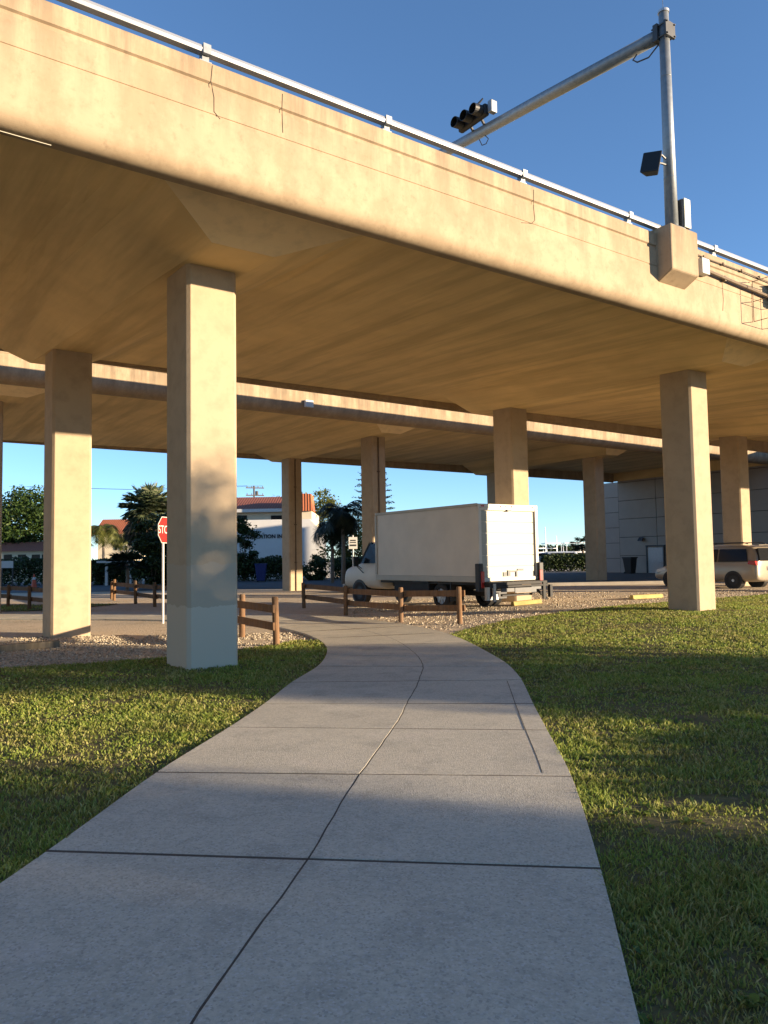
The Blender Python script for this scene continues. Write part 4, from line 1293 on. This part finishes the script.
# left
broad_tree('oak_tree', g0(22, 84), 9.6, 4.4, 'round green oak tree at the far left behind the rail fence', seed=3, nclump=240, per=70, leaf=.17, crown_h=3.9)
hedge('hedge', (-34, 60), (-19.5, 57.5), 1.6, 2.0, 'dark clipped hedge along the street below the oak tree', 11, n=14000, leaf=.10)
fan_palm(g0(149, 66), 6.1, 2.7, 'tall shaggy fan palm with dead fronds beside the stop sign', 5, n=170, skirt=60, pet=.62, rr=.40)
feather_palm(g0(103, 88), 5.3, 2.8, 'yellow-green feather palm in front of the orange-roofed house', 6, 'leaf_yellow', n=26, droop=1.7)
feather_palm(g0(121, 90), 4.7, 2.4, 'smaller yellow-green palm hard against the orange-roofed house', 16, 'leaf_yellow', n=20, droop=1.8)
bush((g0(153, 47.5)), 1.35, 4.6, 'tall dark vine-covered thicket under the shaggy fan palm', 7, 'leaf_dark', 7000, .11)
bush((g0(166, 49)), 1.5, 4.4, 'dark leafy thicket partly hidden by the nearest pillar', 17, 'leaf_dark', 6000, .11)
fan_palm(g0(127, 44.5), 1.55, 1.1, 'low dark fan palm in front of the carport', 8, 'frond_dark', n=22, skirt=0, trunk_r=.10)
hedge('hedge', (-21.6, 57.3), (-18.9, 57), 1.5, 2.0, 'dark hedge between the left pillar and the carport', 12, n=5000)
# middle
bush((g0(244, 61)), 1.2, 4.9, 'dark conical shrub in front of the white wall beside the nearest pillar', 9, 'leaf_dark', 6500, .11)
hedge('hedge', (-12.6, 61), (-6.8, 61), 1.7, 1.85, 'dark shrubs along the foot of the white wall', 13, n=9000)
bush((g0(316, 60)), 1.1, 1.9, 'small bush by the right end of the white wall', 19, 'leaf_dark', 3000, .10)
feather_palm(g0(343, 50), 4.55, 2.0, 'dark drooping palm rising left of the truck cab', 21, 'frond_dark', n=34, trunk_r=.13, droop=1.8)
feather_palm(g0(332, 52), 3.7, 1.9, 'shorter dark palm leaning beside the white wall end', 22, 'frond_dark', n=26, trunk_r=.11, droop=1.9)
broad_tree('broadleaf_tree', g0(348, 64), 5.2, 2.1, 'bushy yellow-green tree behind the dark palms', seed=23, nclump=70, per=45, leaf=.13, mat='leaf_yellow', crown_h=2.4)
broad_tree('broadleaf_tree', g0(320, 92), 9.9, 2.6, 'pale yellow-green treetop showing above the red tiled roof end', seed=24, nclump=60, per=45, leaf=.15, mat='leaf_yellow')
broad_tree('broadleaf_tree', g0(270, 104), 10.0, 3.4, 'thin treetop peeping over the long red tiled roof', seed=25, nclump=60, per=30, leaf=.16, mat='leaf_yellow')
hedge('hedge', (-3.9, 58), (3.2, 58), 1.6, 1.7, 'dark hedge behind the truck cab', 14, n=9000)


def norfolk_pine(base, h, R, label, seed):
    rng = np.random.default_rng(seed)
    root = empty('norfolk_pine', base, 0, label, 'tree')
    C = []
    z = h * .25
    while z < h * .985:
        r = R * (1 - (z / h - .25) / .75) ** .8 + .12
        for k in range(7):
            az = k * .898 + z * 2 + rng.uniform(-.15, .15)
            n = int(70 * r / R) + 12
            t = rng.uniform(.1, 1, n)
            C.append(np.stack([np.cos(az) * t * r + rng.normal(size=n) * .07, np.sin(az) * t * r + rng.normal(size=n) * .07, z + t * r * .10 + rng.normal(size=n) * .05], 1))
        z += .62
    C = np.concatenate(C); V, F = leaf_quads(C, len(C), .10, rng)
    np_mesh('crown', V, F, M['needle'], root)
    m = MB(); m.tube([(0, 0, -.1), (0, 0, h)], [.22, .03], 10); m.build('trunk', M['bark'], root)


norfolk_pine(g0(374, 80), 14.0, 3.1, 'tiered norfolk pine partly hidden by the pillar above the truck', 31)
# right
hedge('hedge', (14.2, 70), (20.5, 70), 1.8, 1.5, 'dark hedge at the marina edge right of the truck', 15, n=9000, leaf=.10)
fan_palm(g0(583, 72), 2.6, 1.2, 'small dark palm beside the far pillar near the marina', 33, 'frond_dark', n=20, skirt=0, trunk_r=.1)

# trees to the right of the view; their crowns shade the path and lawns
for k, (d, c, h, r, sd) in enumerate(((34, 12.5, 7.9, 1.9, 41), (37, 10.3, 9.9, 1.8, 42), (33, 10.9, 6.3, 1.2, 43), (36, 3.6, 8.4, 1.7, 44), (34, 1.4, 8.4, 2.4, 45), (35, -2.6, 8.6, 3.2, 46), (34, -7.0, 8.6, 3.6, 47))):
    x = d; y = c - .2917 * d
    broad_tree('street_tree', (x, y, 0), h, r, ('leafy street tree number %d of the row right of the path' % (k + 1)) if False else 'broad leafy street tree standing in the row right of the path', seed=sd, nclump=(84 if k < 3 else 120), per=42, leaf=.16, crown_h=h * .36, group='street trees right of the path')

hedge('hedge', (11.5, 2.5), (11.5, 5.2), 1.0, 1.45, 'low green hedge added out of view to shade the right-hand lawn', 51, 'leaf', n=7000, leaf=.07)  # unseen hedge, added and sized to cast shade on the right lawn

# ------------------------------------------------------------------ buildings behind
sb = empty('school_building', (0, 0, 0), 0, 'white building with long red tiled roof and dark lettering on its end wall', 'building')
Y0 = 68.0
p0, p1 = at(205, 521, Y0), at(327.5, 521, Y0)
zt = at(280, 520, Y0).z
pc = at(310, 519, Y0); pd = at(326, 536, Y0)
m = MB(); m.prism([(p0.x, 0), (pd.x, 0), (pd.x, pd.z), (pc.x, pc.z), (p0.x, pc.z)], 'y', Y0, Y0 + .35); fw = m.build('screen_wall', M['stucco'], sb, bevel=.02)
m = MB(); m.box((pd.x + .25, Y0 + .2, 1.5 / 2 + .05), (.5, .5, 1.6)); m.build('wall_pier', M['stucco'], sb)
q0, q1 = at(200, 513, Y0 + 4), at(300, 513, Y0 + 4)
ze = at(265, 512, Y0 + 4).z
m = MB(); m.box(((q0.x + q1.x) / 2, Y0 + 8, ze / 2), (q1.x - q0.x + 2.2, 8, ze)); bd = m.build('wall', M['cream'], sb)
m = MB(); m.box(((q0.x + q1.x) / 2 - .3, Y0 + 3.6, ze + .12), (q1.x - q0.x + 2.0, .5, .30)); m.build('fascia_board', M['sign_white'], sb)
zr = at(265, 497, Y0 + 8).z
m = MB(); m.prism([(Y0 + 3.4, ze + .22), (Y0 + 8, zr), (Y0 + 12.6, ze + .22), (Y0 + 12.6, ze + .05), (Y0 + 3.4, ze + .05)], 'x', q0.x - 1, at(297, 500, Y0 + 6).x); m.build('roof', M['tile'], sb)
for xa, xb in ((236, 247), (271, 282)):
    a, b = at(xa, 518.5, Y0 + 4), at(xb, 518.5, Y0 + 4)
    m = MB(); m.box(((a.x + b.x) / 2, Y0 + 3.98, a.z - .1), (b.x - a.x, .08, .75)); m.build('window', M['glass'], sb)
# gable piece with the bright orange roof
a, b = at(297, 512, Y0 + 2), at(311.5, 512, Y0 + 2)
zc = at(305, 511, Y0 + 2).z; zd = at(303, 494, Y0 + 2).z
m = MB(); m.box(((a.x + b.x) / 2, Y0 + 3.2, zc / 2), (b.x - a.x, 2.2, zc)); gb = m.build('gable_wall', M['cream'], sb)
m = MB(); m.prism([(a.x - .3, zc), (b.x + .12, zc), (b.x - .06, zd), (a.x - .3, zd + .1)], 'y', Y0 + 1.9, Y0 + 4.6); m.build('gable_roof', M['tile_orange'], sb)
tp = at(272, 536.5, Y0 - .02)
text_mesh('lettering', 'EDUCATION IN', .46, M['black'], fw, Matrix.Translation((at(282.5, 536, Y0).x, Y0 - .03, tp.z)) @ Matrix.Rotation(rad(90), 4, 'X'), .02, 'RIGHT', .014)

ob = empty('house', (0, 0, 0), 0, 'cream house with orange tiled roof behind the yellow-green palms', 'house')
Y1 = 97
a, b = at(98, 535, Y1), at(134, 535, Y1)
ze = at(115, 534, Y1).z; zr = at(115, 518, Y1).z
m = MB(); m.box(((a.x + b.x) / 2, Y1 + 3, ze / 2), (b.x - a.x, 6, ze)); m.build('wall', M['cream'], ob)
m = MB(); m.prism([(Y1 - .5, ze), (Y1 + 3, zr), (Y1 + 6.5, ze)], 'x', a.x - .5, at(128, 530, Y1).x); m.build('roof', M['tile_orange'], ob)
for xx in (116, 121, 126):
    for yy in (540, 548, 556):
        c = at(xx, yy, Y1); m = MB(); m.box((c.x, Y1 - .02, c.z), (.32, .08, .55)); m.build('window', M['glass'], ob)

wb = empty('house', (0, 0, 0), 0, 'pale low house glimpsed under the oak tree', 'house')
a, b = at(-30, 552, 78), at(60, 552, 78); zt = at(30, 551, 78).z
m = MB(); m.box(((a.x + b.x) / 2, 81, zt / 2), (b.x - a.x, 6, zt)); m.build('wall', M['cream'], wb)
m = MB(); m.prism([(77.4, zt), (81, zt + 1.0), (84.6, zt)], 'x', a.x - .4, b.x + .4); m.build('roof', M['tile'], wb)
for xx in (8, 22, 36, 46):
    c = at(xx, 559, 78); m = MB(); m.box((c.x, 77.98, c.z), (.8, .08, .9)); m.build('window', M['glass'], wb)

cp = empty('carport', (0, 0, 0), 0, 'flat white-roofed carport behind the low dark fan palm', 'carport')
a, b = at(97, 562, 54), at(137, 562, 54)
m = MB(); m.box(((a.x + b.x) / 2, 56, a.z), (b.x - a.x, 4.2, .14)); m.build('roof', M['sign_white'], cp)
for x in (a.x + .6, b.x - .55):
    for y in (54.2, 57.8):
        m = MB(); m.box((x, y, a.z / 2 - .04), (.16, .16, a.z - .16)); m.build('post', M['sign_white'], cp)
m = MB(); m.box(((a.x + b.x) / 2 - .35, 58.2, .8), (1.7, .2, 1.6)); m.build('low_wall', M['stucco'], cp)
bs = empty('notice_board', g0(7, 50), 0, 'white notice board on dark posts at the far left edge', 'sign')
z1, z0 = at(7, 561, 50).z, at(7, 568, 50).z
m = MB(); m.box((0, 0, (z0 + z1) / 2), (.8, .04, z1 - z0)); m.build('board', M['sign_white'], bs)
for x in (-.35, .35):
    m = MB(); m.box((x, .05, z1 / 2), (.07, .06, z1)); m.build('post', M['darkgrey'], bs)

# utility pole
p = at(254, 488, 98)
up = empty('utility_pole', (p.x, p.y, 0), rad(20), 'wooden utility pole with crossarms above the red tiled roof', 'utility pole')
m = MB(); m.tube([(0, 0, -.2), (0, 0, p.z + .3)], [.16, .11], 10); m.build('pole', M['bark'], up)
for dz in (0, -.95):
    m = MB(); m.box((.1, -.12, p.z + dz), (2.3, .10, .13)); ca = m.build('crossarm', M['bark'], up)
    for x in (-.9, -.3, .5, 1.1):
        m = MB(); m.tube([(x, -.12, p.z + dz + .05), (x, -.12, p.z + dz + .28)], .05, 8); m.build('insulator', M['darkgrey'], ca)
m = MB(); m.tube([(.35, 0, p.z - 1.0), (.35, 0, p.z - .4)], .2, 10); m.build('transformer', M['darkgrey'], up)
for s in (0, 1):
    m = MB(); q = Vector((-.9 + 2 * s, -.12, p.z + .28)); m.tube([q, q + Vector((-14, 3, -.45)), q + Vector((-28, 6, 0))], .018, 5); m.build('wire', M['black'], up)

# marina
sheet('water', [(-150, 118), (300, 100), (300, 420), (-150, 420)], None or simple('marina_water', (.05, .09, .12, 1), .12, 0, .2, .4, .2), .05, 60)
def boat(x, Y, L, label, mast=0, fly=False, rz=0.0):
    p = at(x, 560, Y)
    r = empty('boat', (p.x, p.y, .05), rz, label, 'boat')
    m = MB()
    st = [(-L / 2, .9, 1.0), (0, 1.25, 1.1), (L * .3, .95, 1.25), (L / 2, .05, 1.5)]
    P = []
    for xx, w_, zt_ in st: P += [(xx, -w_, zt_), (xx, -w_ * .6, 0), (xx, w_ * .6, 0), (xx, w_, zt_)]
    F = []
    for i in range(3):
        for k in range(3): F.append((i * 4 + k, i * 4 + k + 1, i * 4 + k + 5, i * 4 + k + 4))
        F.append((i * 4 + 3, i * 4, i * 4 + 4, i * 4 + 7))
    F += [(0, 1, 2, 3), (12, 13, 14, 15)]
    m.add(P, F); m.build('hull', M['hull'], r)
    m = MB(); m.prism([(-L * .3, 1.05), (L * .22, 1.15), (L * .10, 2.1), (-L * .3, 2.1)], 'y', -.8, .8); cbn = m.build('cabin', M['hull'], r, bevel=.06)
    m = MB(); m.prism([(-L * .26, 1.5), (L * .13, 1.5), (L * .09, 1.9), (-L * .26, 1.9)], 'y', -.82, .82); m.build('cabin_window', M['glass'], cbn)
    if fly:
        m = MB(); m.box((-L * .08, 0, 3.3), (L * .32, 1.6, .12)); [m.tube([(-L * .08 + sx * L * .13, sy * .7, 2.1), (-L * .08 + sx * L * .13, sy * .7, 3.3)], .04, 6) for sx in (-1, 1) for sy in (-1, 1)]; m.build('flybridge', M['hull'], r)
    if mast:
        m = MB(); m.tube([(0, 0, 1.1), (0, 0, mast)], [.09, .05], 8); m.bar((-L * .35, 0, 2.6), (0, 0, 2.6), .10); m.build('mast', M['hull'], r)


boat(546, 108, 8, 'sailing boat with a tall white mast just right of the truck', 5.6, False, .4)
boat(557, 112, 8.5, 'white motor cruiser in the marina left of the others with a short mast', 4.4, True, .2)
boat(568, 106, 9, 'white motor boat in the middle of the marina view', 0, False, -.2)
boat(579, 110, 9.5, 'white cabin cruiser with flybridge nearest the far pillar', 0, True, .1)
for k, (a, b, Yv, h) in enumerate(((10, 60, 150, 3.0),)):
    hedge('treeline', (-10, 440), (210, 440), 12, 7, 'far shore trees', 61, n=9000, leaf=.9); bpy.data.objects['treeline']['kind'] = 'stuff'
    o = bpy.data.objects['treeline']; del o['category']

# ------------------------------------------------------------------ light, sky, camera
w = bpy.data.worlds.new('World'); S.world = w; w.use_nodes = True
nt = w.node_tree
sky = nt.nodes.new('ShaderNodeTexSky'); sky.sky_type = 'NISHITA'; sky.sun_disc = False
sky.sun_elevation = SUN_EL
sky.sun_rotation = math.atan2(SUN_H[0], SUN_H[1])
sky.air_density = .68; sky.dust_density = 0; sky.ozone_density = 3.4; sky.altitude = 0
bg = nt.nodes['Background']; gm = nt.nodes.new('ShaderNodeGamma'); gm.inputs[1].default_value = .90; nt.links.new(sky.outputs[0], gm.inputs[0]); nt.links.new(gm.outputs[0], bg.inputs[0]); bg.inputs[1].default_value = .115
sd = bpy.data.lights.new('sun', 'SUN'); sd.energy = 4.6; sd.angle = rad(.5); sd.color = (1.0, .79, .54)
so = bpy.data.objects.new('sun', sd); COL.objects.link(so)
dirv = Vector((SUN_H[0] * math.cos(SUN_EL), SUN_H[1] * math.cos(SUN_EL), math.sin(SUN_EL)))
so.rotation_euler = dirv.to_track_quat('Z', 'Y').to_euler(); so.location = (30, -10, 30)
cd = bpy.data.cameras.new('camera'); co = bpy.data.objects.new('camera', cd); COL.objects.link(co); S.camera = co
cd.sensor_fit = 'VERTICAL'; cd.sensor_height = 36; cd.lens = 36 * F_PX / 1024; cd.clip_end = 5000; cd.clip_start = .05
Rm = Matrix((Vector(_R), Vector(_U), Vector(-_F))).transposed()
co.matrix_world = Matrix.Translation((0, 0, EYE)) @ Rm.to_4x4()
S.render.resolution_x, S.render.resolution_y = 768, 1024
vs = S.view_settings; vs.view_transform = 'Standard'; vs.look = 'None'; vs.exposure = 1.6; vs.gamma = 1; vs.use_curve_mapping = False
S.cycles.max_bounces = 10; S.cycles.diffuse_bounces = 8
bpy.context.view_layer.update()
